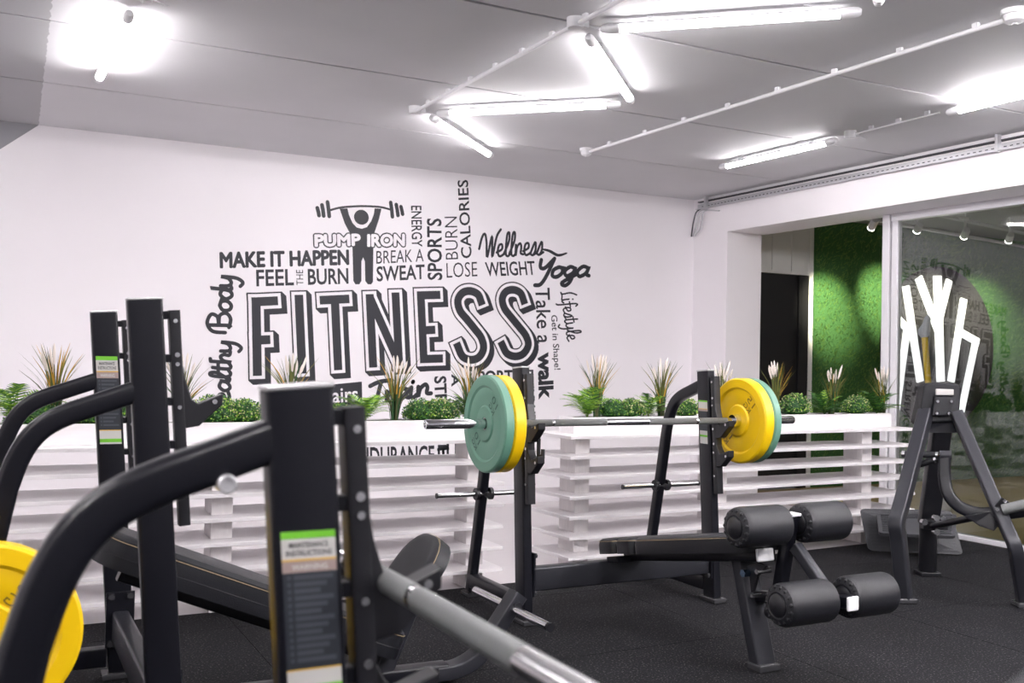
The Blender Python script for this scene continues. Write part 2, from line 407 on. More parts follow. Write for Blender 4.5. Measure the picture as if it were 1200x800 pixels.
# pen strokes
def ribbon(mb, pts, wd, n=None, dy=0., taper=False):
    # pts: Vectors on the wall plane (x,z used); round ended pen stroke of width wd
    k = len(pts)
    def side(p, t, w_): return Vector((-t.z, 0, t.x))*w_
    L = []; Rr = []
    for i, p in enumerate(pts):
        a = pts[max(i-1, 0)]; b = pts[min(i+1, k-1)]; t = (b-a); t.y = 0
        if t.length < 1e-6: t = Vector((1, 0, 0))
        t.normalize(); w_ = wd/2*(1 if not taper else (.45+.55*math.sin(PI*min(1, (i+.5)/k))))
        L.append(p+side(p, t, w_)+Vector((0, -dy-i*4e-5, 0))); Rr.append(p-side(p, t, w_)+Vector((0, -dy-i*4e-5, 0)))
    mb.add(L+Rr, [(i, i+1, k+i+1, k+i) for i in range(k-1)])
    for p in (pts[0], pts[-1]):
        c = [p+Vector((math.cos(2*PI*j/10)*wd/2*(1 if not taper else .5), -dy-.0001, math.sin(2*PI*j/10)*wd/2*(1 if not taper else .5))) for j in range(10)]
        mb.add(c, [list(range(10))])
SCR = {  # cursive alphabet: strokes on a grid, x height 1, advance last
 'a': ([[(.75, .85), (.35, 1), (.05, .5), (.3, 0), (.7, .3), (.8, .95), (.78, .2), (1.0, .05)]], .95),
 'e': ([[(0, .35), (.55, .6), (.5, .98), (.2, .9), (.12, .4), (.35, .02), (.85, .2)]], .8),
 'l': ([[(0, .2), (.45, 1.2), (.42, 1.9), (.2, 1.7), (.2, .3), (.45, 0), (.7, .2)]], .6),
 't': ([[(.25, 1.7), (.2, .3), (.4, 0), (.7, .25)], [(-.1, 1.15), (.6, 1.2)]], .62),
 'h': ([[(.1, 1.9), (.12, 0), (.2, .7), (.5, 1), (.68, .7), (.66, .2), (.95, .1)], [(.1, 1.9), (.3, 1.95)]], .9),
 'y': ([[(.05, 1), (.1, .3), (.35, .1), (.65, .4), (.75, 1), (.7, -.3), (.4, -.9), (.1, -.7)]], .95),
 'o': ([[(.4, 1), (.08, .7), (.12, .15), (.45, 0), (.75, .35), (.7, .85), (.4, 1), (.9, .85)]], .88),
 'd': ([[(.7, .85), (.35, 1), (.05, .5), (.3, 0), (.68, .3), (.8, 1.9), (.75, .2), (1.0, .1)]], .95),
 'n': ([[(.05, .9), (.12, 0), (.2, .7), (.5, 1), (.66, .7), (.66, .2), (.95, .1)]], .9),
 's': ([[(0, .1), (.45, 1.05), (.55, .4), (.3, .0), (.05, .1)], [(.35, .0), (.75, .2)]], .7),
 'g': ([[(.72, .85), (.35, 1), (.06, .55), (.3, .08), (.7, .4), (.76, 1), (.7, -.4), (.4, -.9), (.1, -.6), (.95, .2)]], .95),
 'i': ([[(.1, .95), (.12, .2), (.3, 0), (.5, .2)], [(.15, 1.4), (.17, 1.45)]], .5),
 'f': ([[(.6, 1.7), (.4, 1.95), (.25, 1.5), (.2, -.4), (.05, -.8)], [(-.05, .95), (.6, 1)]], .55),
 'r': ([[(.05, .95), (.12, 0), (.2, .7), (.55, 1)]], .6),
 'k': ([[(.1, 1.9), (.1, 0)], [(.6, 1), (.12, .5), (.7, .0)]], .8),
 'B': ([[(.25, 1.8), (.3, .05), (.25, .1)], [(-.25, .4), (-.2, 1.5), (.4, 2.0), (1.05, 1.7), (.9, 1.15), (.35, 1.0), (1.0, .95), (1.2, .4), (.8, .0), (.15, .1)]], 1.35),
 'H': ([[(.2, 2), (.15, 0)], [(1.0, 2), (.95, 0)], [(-.15, 1.0), (1.3, 1.0)]], 1.35),
 'W': ([[(-.5, .7), (-.3, 1.6), (.0, 1.9), (.25, 1.2), (.45, .0), (.8, 1.7), (1.0, .0), (1.3, 1.6), (1.7, 2.2)]], 1.45),
 'Y': ([[(0, 1.8), (.1, 1.05), (.45, .95), (.9, 1.8)], [(.95, 1.9), (.75, .2), (.5, -.7), (.1, -.8)]], 1.05),
 'L': ([[(.6, 2), (.25, 1.2), (.3, .2), (.0, .0), (.5, .1), (1.0, .0)]], .95),
 'T': ([[(-.1, 1.7), (.5, 1.95), (1.3, 1.9)], [(.6, 1.9), (.4, .0)]], 1.0),
}
def script(body, o, ux, uy, wd, name='lettering', taper=False):
    # o: origin pixel, ux/uy: pixel vectors of one grid unit
    mb = FB(); x = 0.; q_ = 0
    for ch in body:
        if ch == ' ': x += .5; continue
        st, adv = SCR[ch]
        for s_ in st:
            pts = [W(o[0]+ux[0]*(x+a)+uy[0]*b, o[1]+ux[1]*(x+a)+uy[1]*b) for a, b in s_]
            q_ += 1; ribbon(mb, curve(pts, 6) if len(pts) > 2 else pts, wd, dy=.0002+.00012*(q_ % 5), taper=taper)
        x += adv
    mb.build(name, M['ink'], mu)
mkframe()
script('Healthy', (268, 491), (.6, -15.0), (-12.5, -.8), .026)
script('Body', (269.5, 386), (.8, -15.6), (-13.5, -.8), .027)
script('Wellness', (566, 301.5), (10.7, -.5), (1.2, -14.5), .020)
ribbon_mb = FB(); ribbon(ribbon_mb, curve([W(636, 292), W(644, 294), (W(654, 299)), W(664, 296.5)], 5), .026, taper=True); ribbon_mb.build('lettering_swash', M['ink'], mu)
script('Yoga', (628, 325), (16.0, -.4), (3.5, -11.5), .034)
script('Lifestyle', (657, 342), (1.2, 8.9), (9.0, -1.0), .014)
script('Train', (433, 474), (18, -3), (1.5, -13), .034)
# barbell man
mb = FB()
man = [(398, 244.5), (407, 244), (409, 252), (413, 261), (418, 266.5), (424, 268), (430, 266), (435, 259), (438, 251), (439, 244), (447, 244.5), (444, 257), (438, 275), (437.5, 290), (437, 330), (435, 333), (431, 333), (428, 329), (427.5, 306), (425.5, 301.5), (423.5, 306), (423.5, 329), (421, 333), (416.5, 333), (414, 329), (413, 290), (411.5, 276), (404, 262)]
me_pts = [W(*p) for p in man]
mb.add([p+Vector((0, -.0008, 0)) for p in me_pts], [list(range(len(me_pts)))])
c_ = W(423.5, 254.5); mb.add([c_+Vector((math.cos(2*PI*i/28)*.06, -.0012, math.sin(2*PI*i/28)*.058)) for i in range(28)], [list(range(28))])
ribbon(mb, curve([W(386, 246.5), W(400, 243), W(423, 241.5), W(445, 242.5), W(459, 246)], 6), .016, dy=.0004)
for px, py, hh in ((373, 248, 5.5), (378.5, 246.5, 8), (385, 245, 10.5), (459, 245.5, 10.5), (465.5, 246, 8), (471, 246.5, 5.5)):
    ribbon(mb, [W(px-1.2, py-hh*.8), W(px, py), W(px+.8, py+hh*.8)], .030, dy=.0005)
mb.build('weightlifter_figure', M['ink'], mu)
# FITNESS block letters: shadowed outline, white face, dark core
def strokes_fill(mb, strokes, wd, dx, dz, dy):
    for si, st in enumerate(strokes):
        if si: dy += .0001
        pts = [W(*p) for p in st]
        smooth = len(pts) > 4
        if smooth:
            pts = curve(pts, 5)
            t0 = (pts[0]-pts[1]).normalized(); t1 = (pts[-1]-pts[-2]).normalized()
            pts = [pts[0]+t0*wd/2] + pts[1:-1] + [pts[-1]+t1*wd/2]
            k = len(pts); L = []; Q = []
            for i, p in enumerate(pts):
                t = (pts[min(i+1, k-1)]-pts[max(i-1, 0)]).normalized(); s_ = Vector((-t.z, 0, t.x))*wd/2; o_ = Vector((dx, -dy, dz))
                L.append(p+s_+o_); Q.append(p-s_+o_)
            mb.add(L+Q, [(i, i+1, k+i+1, k+i) for i in range(k-1)])
        else:
            for a, b in zip(pts[:-1], pts[1:]):
                t = (b-a).normalized(); s_ = Vector((-t.z, 0, t.x))*wd/2; o_ = Vector((dx, -dy, dz)); e = t*wd/2
                diag = abs(t.x) > .25 and abs(t.z) > .25
                if diag: e = t*wd*.1
                mb.add([a-e+s_+o_, b+e+s_+o_, b+e-s_+o_, a-e-s_+o_], [(0, 1, 2, 3)])
S1 = [(563.5, 353), (560, 345), (551.5, 341), (542, 343), (536.5, 352), (539, 364), (547, 374), (556, 385), (564, 396), (566.5, 408), (561.5, 418), (552, 421.5), (542, 417.5), (536.5, 406)]
S2 = [(613.5, 352), (610, 343.5), (602, 339.5), (593, 341.5), (588.5, 350), (591, 361), (598.5, 371), (607.5, 382), (616, 393), (619, 404), (613.5, 414), (604, 417.5), (594, 414), (588.5, 404)]
FIT = {
 'F': [[(300, 353.5), (301.5, 435)], [(300, 353.5), (320.5, 352.5)], [(300.8, 398.5), (311.5, 398)]],
 'I': [[(350.3, 350.5), (354, 432.5)]],
 'T': [[(379.5, 351.5), (404.5, 350.3)], [(392.3, 351), (396, 428.5)]],
 'N': [[(433.3, 349.5), (437, 425.5)], [(434, 350), (467, 424)], [(463.5, 347.5), (467.5, 423.5)]],
 'E': [[(493, 346), (496.5, 420.5)], [(493, 346), (511.5, 345.5)], [(495, 387), (505.5, 386.5)], [(496.5, 420.5), (514.5, 420)]],
 'S1': [S1], 'S2': [S2]}
for ch, st in FIT.items():
    mb = FB()
    for i in range(9):
        k = i/8; strokes_fill(mb, st, .135, .034*k, -.030*k, .0004+.00003*(8-i))
    mb.build('letter_shadow', M['ink'], mu)
    mb = FB(); strokes_fill(mb, st, .113, 0, 0, .0012); mb.build('letter_face', M['wall'], mu)
    mb = FB(); strokes_fill(mb, st, .066, 0, 0, .0022); mb.build('letter_core', M['ink'], mu)

# ================================================================== CEILING LAMPS, CONDUITS
ZT = H-.045
LIT = 100
def tube_lamp(p0, p1, label, grp='white tube lamps on the ceiling', lit=115, m='tube'):
    LIT = lit
    p0, p1 = Vector((*p0, ZT)), Vector((*p1, ZT)); mid = (p0+p1)/2; d = (p1-p0); L = d.length; ang = math.atan2(d.y, d.x)
    t = empty('tube_lamp', mid, ang, label, 'lamp', grp)
    rc = [(math.sin(a)*.021, -math.cos(a)*.021) for a in [R(-LIT+2*LIT*i/14) for i in range(15)]]
    MB().sweep([(-L/2+.08, 0, 0), (L/2-.08, 0, 0)], [(b, a) for a, b in rc][::-1], (0, 0, 1)).build('diffuser', M[m], t)
    rc2 = [(math.sin(a)*.0213, -math.cos(a)*.0213) for a in [R(LIT-4+(368-2*LIT)*i/8) for i in range(9)]]
    MB().sweep([(-L/2+.08, 0, 0), (L/2-.08, 0, 0)], [(b, a) for a, b in rc2][::-1], (0, 0, 1)).build('housing', M['wplastic'], t)
    for s in (-1, 1):
        MB().lathe((s*(L/2-.085), 0, 0), (s, 0, 0), [(0, .0225), (.055, .0225), (.075, .019), (.085, .012), (.085, 0)], 18).build('end_cap', M['wplastic'], t)
        MB().box((s*L*.3, 0, .024), (.022, .03, .04)).build('clip', M['bolt'], t)
    return t
tube_lamp((2.35, 3.72), (3.15, 2.985), 'long white tube lamp at the top centre, running towards the right')
tube_lamp((2.36, 3.84), (3.165, 4.67), 'white tube lamp slanting down between the two long ones')
tube_lamp((2.34, 5.51), (3.145, 4.75), 'long white tube lamp nearest the lettered wall, below the others')
tube_lamp((2.35, 5.62), (3.175, 6.457), 'short looking white tube lamp closest to the mural')
tube_lamp((4.79, 5.89), (4.83, 4.77), 'white tube lamp above the pillar, left of the small junction box', lit=110)
tube_lamp((4.82, 3.92), (4.82, 2.72), 'white tube lamp cut off by the right edge of the picture', lit=165, m='tube2')
tube_lamp((.505, 4.60), (.488, 5.83), 'overexposed white tube lamp alone at the upper left', lit=140, m='tube2')
tube_lamp((2.33, 2.04), (3.13, 2.88), 'tip of a white tube lamp at the top edge, right of centre')
OUT = ['next in the slanted row towards the viewpoint', 'straight ahead of the overexposed lamp', 'left of and above the viewpoint', 'slanted behind the viewpoint', 'in line with the right hand lamps', 'directly behind the viewpoint', 'in the left part of the room', 'at the far right behind the viewpoint', 'in the corridor left of the mural', 'left beside the tall uprights', 'close under the beam beside the glass', 'midway between beam and slanted row', 'next to the beam, nearer the front wall']
for i, (a, b) in enumerate([((2.33, 1.9), (3.14, 1.2)), ((.5, 1.6), (.5, 2.8)), ((-1.4, .0), (-1.4, 1.2)), ((2.3, .0), (3.1, -.8)), ((4.82, 1.2), (4.82, .0)), ((.5, -1.0), (.5, .2)), ((-1.4, 3.6), (-1.4, 4.8)), ((4.8, -1.2), (4.8, -2.3)), ((-1.5, 5.4), (-1.5, 6.6)), ((-.9, 2.2), (-.9, 3.4)), ((5.35, 2.4), (5.35, 1.2)), ((4.3, .9), (4.3, -.3)), ((5.3, .9), (5.3, -.3))]):
    tube_lamp(a, b, 'added fill tube lamp outside the picture, %s' % OUT[i], m='tube2' if i in (1, 6, 8, 9) else 'tube_fill')  # unseen tubes added beyond the frame as fill for walls and fronts
# lamps of the next room; the second is added unseen to brighten the turf
tube_lamp((8.2, 4.2), (9.4, 4.2), 'tube lamp on the ceiling of the green room, nearer the glass')
tube_lamp((10.6, 5.6), (11.8, 5.6), 'added fill tube lamp on the ceiling of the green room, far from the glass')
def conduit(pts, r, label, boxes=(), clips=8):
    pts = [Vector((*p, H-.03)) for p in pts]; t = empty('conduit', pts[0], 0, label, 'conduit')
    o = pts[0]; loc_ = [p-o for p in pts]
    mb = MB()
    for a, b in zip(loc_[:-1], loc_[1:]): mb.cyl(a, b, r, n=12)
    mb.build('pipe', M['wplastic'], t)
    a, b = loc_[0], loc_[-1]; d = (b-a).normalized()
    for i in range(clips):
        p = a.lerp(b, (i+.6)/clips)
        MB().box(p+Vector((0, 0, .014)), (.018, .03, .026)).build('pipe_clip', M['wplastic'], t, .002)
    return t
conduit([(2.235, 5.58), (2.25, 3.77), (2.275, 1.0)], .011, 'white conduit pipe along the ceiling joining the crossed tube lamps', clips=16)
conduit([(3.72, 6.0), (3.77, 2.76)], .011, 'white conduit pipe running from small sensor to smoke detector', clips=8)
conduit([(4.84, 4.62), (4.83, 3.98)], .005, 'thin white cable between the two right tube lamps', clips=3)
def junction(x, y, label, s=.075):
    t = empty('junction_box', (x, y, H), 0, label, 'junction box')
    MB().lathe((0, 0, -.045), (0, 0, 1), [(0, 0), (0, s*.45), (.008, s*.5), (.045, s*.52)], 20).build('body', M['wplastic'], t)
    MB().box((s*.6, 0, -.02), (s*.5, s*.35, .03)).build('cable_gland', M['wplastic'], t, .003)
    MB().cyl((s*.75, 0, -.02), (s*1.5, -.02, -.04), .003, n=8).build('cable', M['wplastic'], t)
    return t
junction(2.235, 5.60, 'round white junction box at the far end of the conduit near the mural')
junction(2.25, 3.77, 'round white junction box where the long lamps meet')
junction(4.857, 4.68, 'small white junction box right of the pillar lamp')
junction(.49, 4.45, 'white junction box above the overexposed lamp', .10)
def sensor(x, y, r, label):
    t = empty('smoke_detector', (x, y, H), 0, label, 'smoke detector')
    MB().lathe((0, 0, -.02), (0, 0, 1), [(0, 0), (0, r), (.02, r*1.02)], 28).build('base', M['wplastic'], t)
    MB().lathe((0, 0, -.055), (0, 0, 1), [(0, 0), (0, r*.45), (.01, r*.75), (.03, r*.85), (.036, r*.85)], 28).build('dome', M['wplastic'], t)
    MB().lathe((0, 0, -.06), (0, 0, 1), [(0, 0), (0, r*.2), (.006, r*.2)], 14).build('lens', M['alu'], t)
sensor(3.775, 2.74, .055, 'round white smoke detector at the top right corner')
sensor(3.72, 6.05, .045, 'small white ceiling sensor at the end of the middle conduit')
# cable tray along the beam
ct = empty('cable_tray', (5.72, 5, 2.63), 0, 'perforated grey cable tray fixed along the top of the white beam', 'cable tray')
mb = MB(); mb.bb((0, -5, -.025), (.006, 2.34, .018)); mb.build('tray_side', M['alu'], ct)
MB().bb((-.03, -5, -.028), (.0, 2.34, -.025)).build('tray_base', M['alu'], ct)
mb = MB()
for i in range(110): mb.bb((-.0012, 2.28-i*.045-.022, -.009), (.001, 2.28-i*.045, -.003))
o = mb.build('slot_row', M['lab_k'], ct, kind='stuff')
MB().bb((.0, -5, .035), (.028, 2.34, .045)).build('cover_strip', M['joint'], ct)
for y in (2.2, -.75, -3): MB().bb((-.035, y-.01, -.035), (.006, y+.01, .075)).build('bracket', M['alu'], ct, .002)
cb = empty('cable_bundle', (5.73, 7.3, 2.6), 0, 'grey and white cables dropping from the tray into the corner', 'cables')
for i, dx in enumerate((0, .045, .09, .13)):
    pts = curve([(-.002, .0-dx*2, .01-dx*.4), (-.01, .06-dx, -.02), (-.015, .09-dx, -.10), (-.02, .10-dx, -.17), (-.01, .125-dx*.45, -.235)], 5)
    MB().sweep(pts, [(math.cos(a*PI/3)*.0065, math.sin(a*PI/3)*.0065) for a in range(6)], (1, 0, 0)).build('cable', M['joint'] if i == 0 else M['alu'] if i % 2 else M['wplastic'], cb)
# next room: two pipes, track spots
tk = MB().cyl((7.0, 6.62, 2.56), (11, 7.35, 2.56), .018, n=10).build('pipe', M['alu'], None, label='grey ceiling pipe nearest the green turf wall', cat='pipe')
MB().cyl((7.2, 6.15, 2.58), (11, 6.95, 2.58), .016, n=10).build('pipe', M['alu'], None, label='grey ceiling pipe carrying the white spotlights', cat='pipe')
MB().cyl((7.6, 5.4, 2.55), (11.5, 6.6, 2.55), .035, n=10).build('pipe', M['alu'], None, label='thick grey pipe under the ceiling of the green room', cat='pipe')
spl = ['white track spotlight seen left of the window mullion', 'first white track spotlight right of the mullion', 'middle white track spotlight behind the glass', 'rightmost white track spotlight behind the glass']
for i, (u, v) in enumerate([(1023, 263), (1076, 267), (1131, 274), (1183, 279)]):
    p = at_y(u, v, 6.3); t = empty('track_spotlight', p, 0, spl[i], 'spotlight', 'track spotlights in the green room')
    aim = (Vector(((7.40, 8.21, 8.95, 9.75)[i], YW, (1.72, 1.85, 1.8, 1.75)[i])) - p).normalized()
    MB().lathe(-aim*.07, aim, [(0, 0), (0, .029), (.02, .034), (.11, .034), (.118, .031), (.118, .0)], 20).build('lamp_head', M['wplastic'], t)
    MB().lathe(aim*.052, aim, [(0, .034), (.001, .0)], 18).build('lens', M['spotlens'], t)
    MB().cyl((0, 0, .02), (0, 0, .13), .010, n=8).build('stem', M['wplastic'], t)
    MB().box((-.04, 0, .14), (.14, .035, .03)).build('track_adapter', M['wplastic'], t, .003)
    MB().cyl((0, 0, .15), (0, 0, 2.66-p.z), .006, n=6).build('hanger', M['alu'], t)
    ld = bpy.data.lights.new('spot', 'SPOT'); ld.energy = SPOT_W; ld.spot_size = R(36); ld.spot_blend = 1.0; ld.color = (1, .93, .68); ld.shadow_soft_size = .03
    lo = bpy.data.objects.new('spot_bulb', ld); col.objects.link(lo); lo.parent = t
    lo.location = aim*.08; lo.rotation_euler = aim.to_track_quat('-Z', 'Y').to_euler()

# ================================================================== GREEN ROOM: disc with branches, pole
c0 = Vector((8.975, YW-.08, 1.42))
ds = empty('tree_emblem', c0, 0, 'round dark disc with white branch boards on the green wall', 'wall decoration')
MB().lathe((0, .0, 0), (0, 1, 0), [(0, 0), (0, .86), (.03, .86), (.03, 0)], 72, smooth=False).build('disc', M['disc'], ds)
def board(a, b, w0=.075):
    a = at_y(*a, YW-.1)-c0; b = at_y(*b, YW-.1)-c0; d = (b-a).normalized(); s = Vector((-d.z, 0, d.x))*w0/2
    a.y = b.y = -.025; s = s*.8
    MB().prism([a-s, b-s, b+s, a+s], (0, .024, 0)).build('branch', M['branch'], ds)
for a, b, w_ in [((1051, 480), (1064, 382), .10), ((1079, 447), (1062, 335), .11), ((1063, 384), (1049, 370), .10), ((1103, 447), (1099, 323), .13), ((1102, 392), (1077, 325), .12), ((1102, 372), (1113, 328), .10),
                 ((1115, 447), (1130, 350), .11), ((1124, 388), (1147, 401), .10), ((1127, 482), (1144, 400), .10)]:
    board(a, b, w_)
pb = at_z(1099, 600, .0)
pl = empty('yellow_pole', pb, 0, 'yellow pole with plastic wrapped head leaning behind the glass', 'pole')
top = EYE + ray(1083.5, 393)*((pb-EYE).dot(ROT @ Vector((0, 0, -1)))/F_PX) - pb
MB().cyl((0, 0, .03), top, .025, n=12).build('shaft', M['poleY'], pl)
mb = MB(); mb.lathe(top*.985, top+Vector((.25, -.1, 0)), [(0, .02), (.03, .045), (.07, .05), (.12, .035), (.17, .025), (.20, .0)], 9)
mb.v = [v+Vector((noise.noise(v*9)*.02, noise.noise(v*9+Vector((5, 0, 0)))*.02, 0)) for v in mb.v]; mb.build('wrapped_head', M['wrap'], pl)
MB().lathe(pb, (0, 0, 1), [(0, 0), (0, .10), (.19, .115), (.19, .10), (.02, .09), (.02, 0)], 24).build('bucket', M['wplastic'], None, label='white bucket standing on the ochre floor behind the glass', cat='bucket')

# ================================================================== PLANTERS
def planter(x0, y0, x1, y1, blocks, label, inset):
    ang = math.atan2(y1-y0, x1-x0); L = math.hypot(x1-x0, y1-y0)
    t = empty('slatted_planter', (x0, y0, 0), ang, label, 'planter')
    dep = .40
    for k in range(7):
        z = .10+.111*k
        MB().bb((0, 0, z), (L, dep, z+.018)).build('shelf_board', M['white'], t, .002)
    for bx in blocks:
        for k in range(7):
            z0 = .10+.111*(k-1)+.018 if k else 0.
            z1 = .10+.111*k
            MB().bb((bx, inset, z0), (bx+.098, inset+.16, z1)).build('spacer_block', M['wood'], t, .0015)
    a, b = .04+.06, L-.10
    MB().bb((a, inset, .784), (b, inset+.018, .878)).build('front_panel', M['white'], t, .002)
    MB().bb((a, dep-.14, .784), (b, dep-.122, .878)).build('rear_panel', M['white'], t, .002)
    MB().bb((a, inset+.018, .784), (a+.018, dep-.14, .878)).build('end_panel', M['white'], t, .002)
    MB().bb((b-.018, inset+.018, .784), (b, dep-.14, .878)).build('end_panel', M['white'], t, .002)
    MB().bb((a+.018, inset+.018, .784), (b-.018, dep-.14, .872)).build('soil', M['soil'], t)
    return t
planter(-.95, 4.645, 2.40, 4.645, [.05, 1.885, 3.19], 'long white slatted planter on the left, below the word mural', .115)
planter(2.85, 4.735, 5.70, 4.855, [.115, 1.15, 2.46], 'white slatted planter on the right, in front of the doorway', .125)
def soil_pt(u):
    # point on the planter soil seen at picture column u
    if u < 620: p = at_z(u, 488, .872); q = at_y(u, 488, 4.85); return Vector((q.x, 4.85, .872))
    q = at_y(u, 488, 5.0)
    for _ in range(3):
        y = 4.735+.21+(q.x-2.85)*.042; q = at_y(u, 488, y)
    return Vector((q.x, q.y, .872))
GM = [M['olive'], M['olive2'], M['straw'], M['lg3']]
def grass_plant(u, h, label, seed, lean=0.):
    random.seed(seed); p = soil_pt(u); t = empty('plumed_grass', p, 0, label, 'plant', 'tufted grasses with white plumes')
    g = MB(); g.flat = True
    for i in range(60):
        a = random.random()*2*PI; sp = random.uniform(.02, .55)**1.0*.30; hh = h*random.uniform(.45, .98); r0 = random.uniform(0, .022)
        base = Vector((math.cos(a)*r0, math.sin(a)*r0*.8, 0)); side = Vector((-math.sin(a), math.cos(a), 0))
        if random.random() < .5: side = Vector((1, 0, 0))
        tip = Vector((math.cos(a)*sp+lean*.1, math.sin(a)*sp*.45, hh)); w_ = random.uniform(.0025, .0050)
        mid = base.lerp(tip, .5)+Vector((-math.cos(a)*sp*.22, 0, hh*.10))
        pts = curve([base, mid, tip], 4); n = len(pts); vs = []
        for k, q in enumerate(pts):
            ww = w_*(1-(k/(n-1))**2*.95); vs += [q-side*ww, q+side*ww]
        mi = random.choices([0, 1, 2, 3], [.4, .25, .2, .15])[0]
        lo = n//2-1 if mi != 1 else 0
        g.add(vs, [(2*k, 2*k+1, 2*k+3, 2*k+2) for k in range(lo)], random.choice((1, 3, 3)))
        g.add(vs, [(2*k, 2*k+1, 2*k+3, 2*k+2) for k in range(lo, n-1)], mi)
    g.build('blades', GM, t, kind='stuff')
    for i in range(8):
        a = random.uniform(-1, 1); b = Vector((a*.03, random.uniform(-.015, .02), h*.30)); e = Vector((a*.085+lean*.05, random.uniform(-.02, .02), h*random.uniform(.78, 1.0)))
        c = b.lerp(e, .55)+Vector((-a*.01, 0, 0)); mb = MB(); pts = curve([b, c, e], 4); n = len(pts)
        d = (e-c).normalized()
        m0 = MB(); s_ = c.lerp(e, .15)
        m0.lathe(s_, d, [(0, .001), (.01, .0045), (.05, .0065), (max(.06, (e-s_).length*.85), .0045), (max(.07, (e-s_).length), .001)], 7).build('plume', M['plume'], t)
        MB().cyl(b, s_, .0012, n=5).build('stalk', M['olive'], t)
def frond_mesh(name, L, mats, n=13):
    g = MB(); g.flat = True
    def P(s): return Vector((L*s*(1-.15*s), 0, L*(.75*s-.62*s*s)))
    for i in range(n):
        s = .12+.86*i/(n-1); p = P(s); ll = L*.20*math.sin(PI*(.12+.83*(1-s)))+.004; d = Vector((.55, 0, .15))
        for sg in (-1, 1):
            tip = p+Vector((ll*.5, sg*ll*.85, -ll*.1)); wv = Vector((L*.022, 0, 0))
            g.add([p-wv, p+wv*1.2, tip+wv*.3, tip-wv*.1], [(0, 1, 2, 3)], i % len(mats))
    pts = [P(k/8) for k in range(9)]
    for a, b in zip(pts[:-1], pts[1:]): g.add([a+Vector((0, -.0012, 0)), a+Vector((0, .0012, 0)), b+Vector((0, .0008, 0)), b+Vector((0, -.0008, 0))], [(0, 1, 2, 3)], 0)
    return g.mesh(name, mats)
FM = [frond_mesh('frond', .21, [M['lg'], M['lg2']]), frond_mesh('frond', .17, [M['lg2'], M['lg2'], M['lg']]), frond_mesh('frond', .19, [M['lg3'], M['lg']])]
def fern(u, label, seed, s=1., dark=False):
    random.seed(seed); t = empty('potted_fern', soil_pt(u), 0, label, 'plant', 'green ferns in the planters')
    n = 30
    for i in range(n):
        me = FM[2] if dark and random.random() < .6 else random.choice(FM[:2] if not dark else FM)
        o = bpy.data.objects.new('frond', me); col.objects.link(o); o.parent = t
        o.rotation_euler = (random.uniform(-.3, .3), -R(random.uniform(5, 50)), i*2*PI/n*1.0+random.uniform(-.2, .2)+i % 2)
        k = s*random.uniform(.75, 1.1); o.scale = (k, k, k)
def bush(u, label, seed, rx=.11, rz=.085, flowers=.25, dark=False):
    random.seed(seed); t = empty('boxwood_bush', soil_pt(u), 0, label, 'plant', 'small leafed bushes in the planters')
    g = MB(); g.flat = True; fl_ = MB(); fl_.flat = True
    g.lathe((0, 0, .0), (0, 0, 1), [(0, .02), (.01, rx*.72), (rz*.5, rx*.76), (rz*.95, rx*.45), (rz*1.12, 0)], 12, 2)
    g.v = [Vector((v.x, v.y*.75, v.z)) for v in g.v]
    for i in range(1500):
        a = random.random()*2*PI; b = math.acos(random.uniform(-.1, 1)); r = random.uniform(.7, 1.08)
        p = Vector((math.cos(a)*math.sin(b)*rx*r, math.sin(a)*math.sin(b)*rx*.75*r, rz*.25+math.cos(b)*rz*r))
        d = Vector((random.gauss(0, 1), random.gauss(0, 1), random.gauss(.4, 1))).normalized(); s_ = d.orthogonal().normalized()*.0048; L = .013
        g.add([p, p+d*L*.5+s_, p+d*L, p+d*L*.5-s_], [(0, 1, 2, 3)], random.choices([0, 1, 2], [.45, .1 if dark else .25, .5])[0])
    for i in range(int(190*flowers)):
        a = random.random()*2*PI; b = math.acos(random.uniform(.0, 1)); r = random.uniform(.9, 1.1)
        p = Vector((math.cos(a)*math.sin(b)*rx*r, math.sin(a)*math.sin(b)*rx*.75*r, rz*.25+math.cos(b)*rz*r)); q = random.uniform(.003, .0055)
        fl_.add([p+Vector(v)*q for v in ((1, 0, 0), (-1, 0, 0), (0, 1, 0), (0, -1, 0), (0, 0, 1), (0, 0, -1))], [(0, 2, 4), (2, 1, 4), (1, 3, 4), (3, 0, 4), (2, 0, 5), (1, 2, 5), (3, 1, 5), (0, 3, 5)])
    g.build('leaves', [M['lg'], M['lg2'], M['lg3']], t, kind='stuff')
    if fl_.v: fl_.build('blossoms', M['cream'], t, kind='stuff')
fern(18, 'bright green fern at the far left end of the left planter', 1, 1.15)
grass_plant(64, .37, 'plumed grass tuft behind the leftmost curved rack tube', 2)
bush(100, 'leafy bush just left of the leftmost rack upright', 3, flowers=.1)
bush(40, 'leafy bush between the leftmost fern and the first grass tuft', 4, flowers=.2)
bush(150, 'leafy bush hidden behind the two left rack uprights', 5)
grass_plant(213, .33, 'plumed grass tuft between the left rack hook and the second upright', 6)
bush(250, 'leafy bush with yellowish blossoms under the script lettering', 7, .12, .10, .5)
bush(285, 'leafy bush with cream blossoms left of the near rack upright', 8, .10, .085, .7)
grass_plant(340, .34, 'plumed grass tuft rising behind the near rack upright', 9)
bush(330, 'leafy bush hidden behind the near rack upright', 10)
bush(398, 'leafy bush with cream blossoms just right of the near rack upright', 11, .08, .07, .5)
fern(428, 'yellow green fern right of the near rack upright', 12, 1.05)
grass_plant(462, .35, 'plumed grass tuft over the letter N of the mural', 13)
bush(492, 'dark leafy bush left of the pale blossoming bush', 14, .09, .085, .1, True)
bush(516, 'pale blossoming bush above the end of the barbell sleeve', 15, .10, .09, 1.0)
fern(548, 'dark green fern left of the green weight plate', 16, 1.0, True)
grass_plant(550, .34, 'plumed grass tuft directly above the green weight plate', 17)
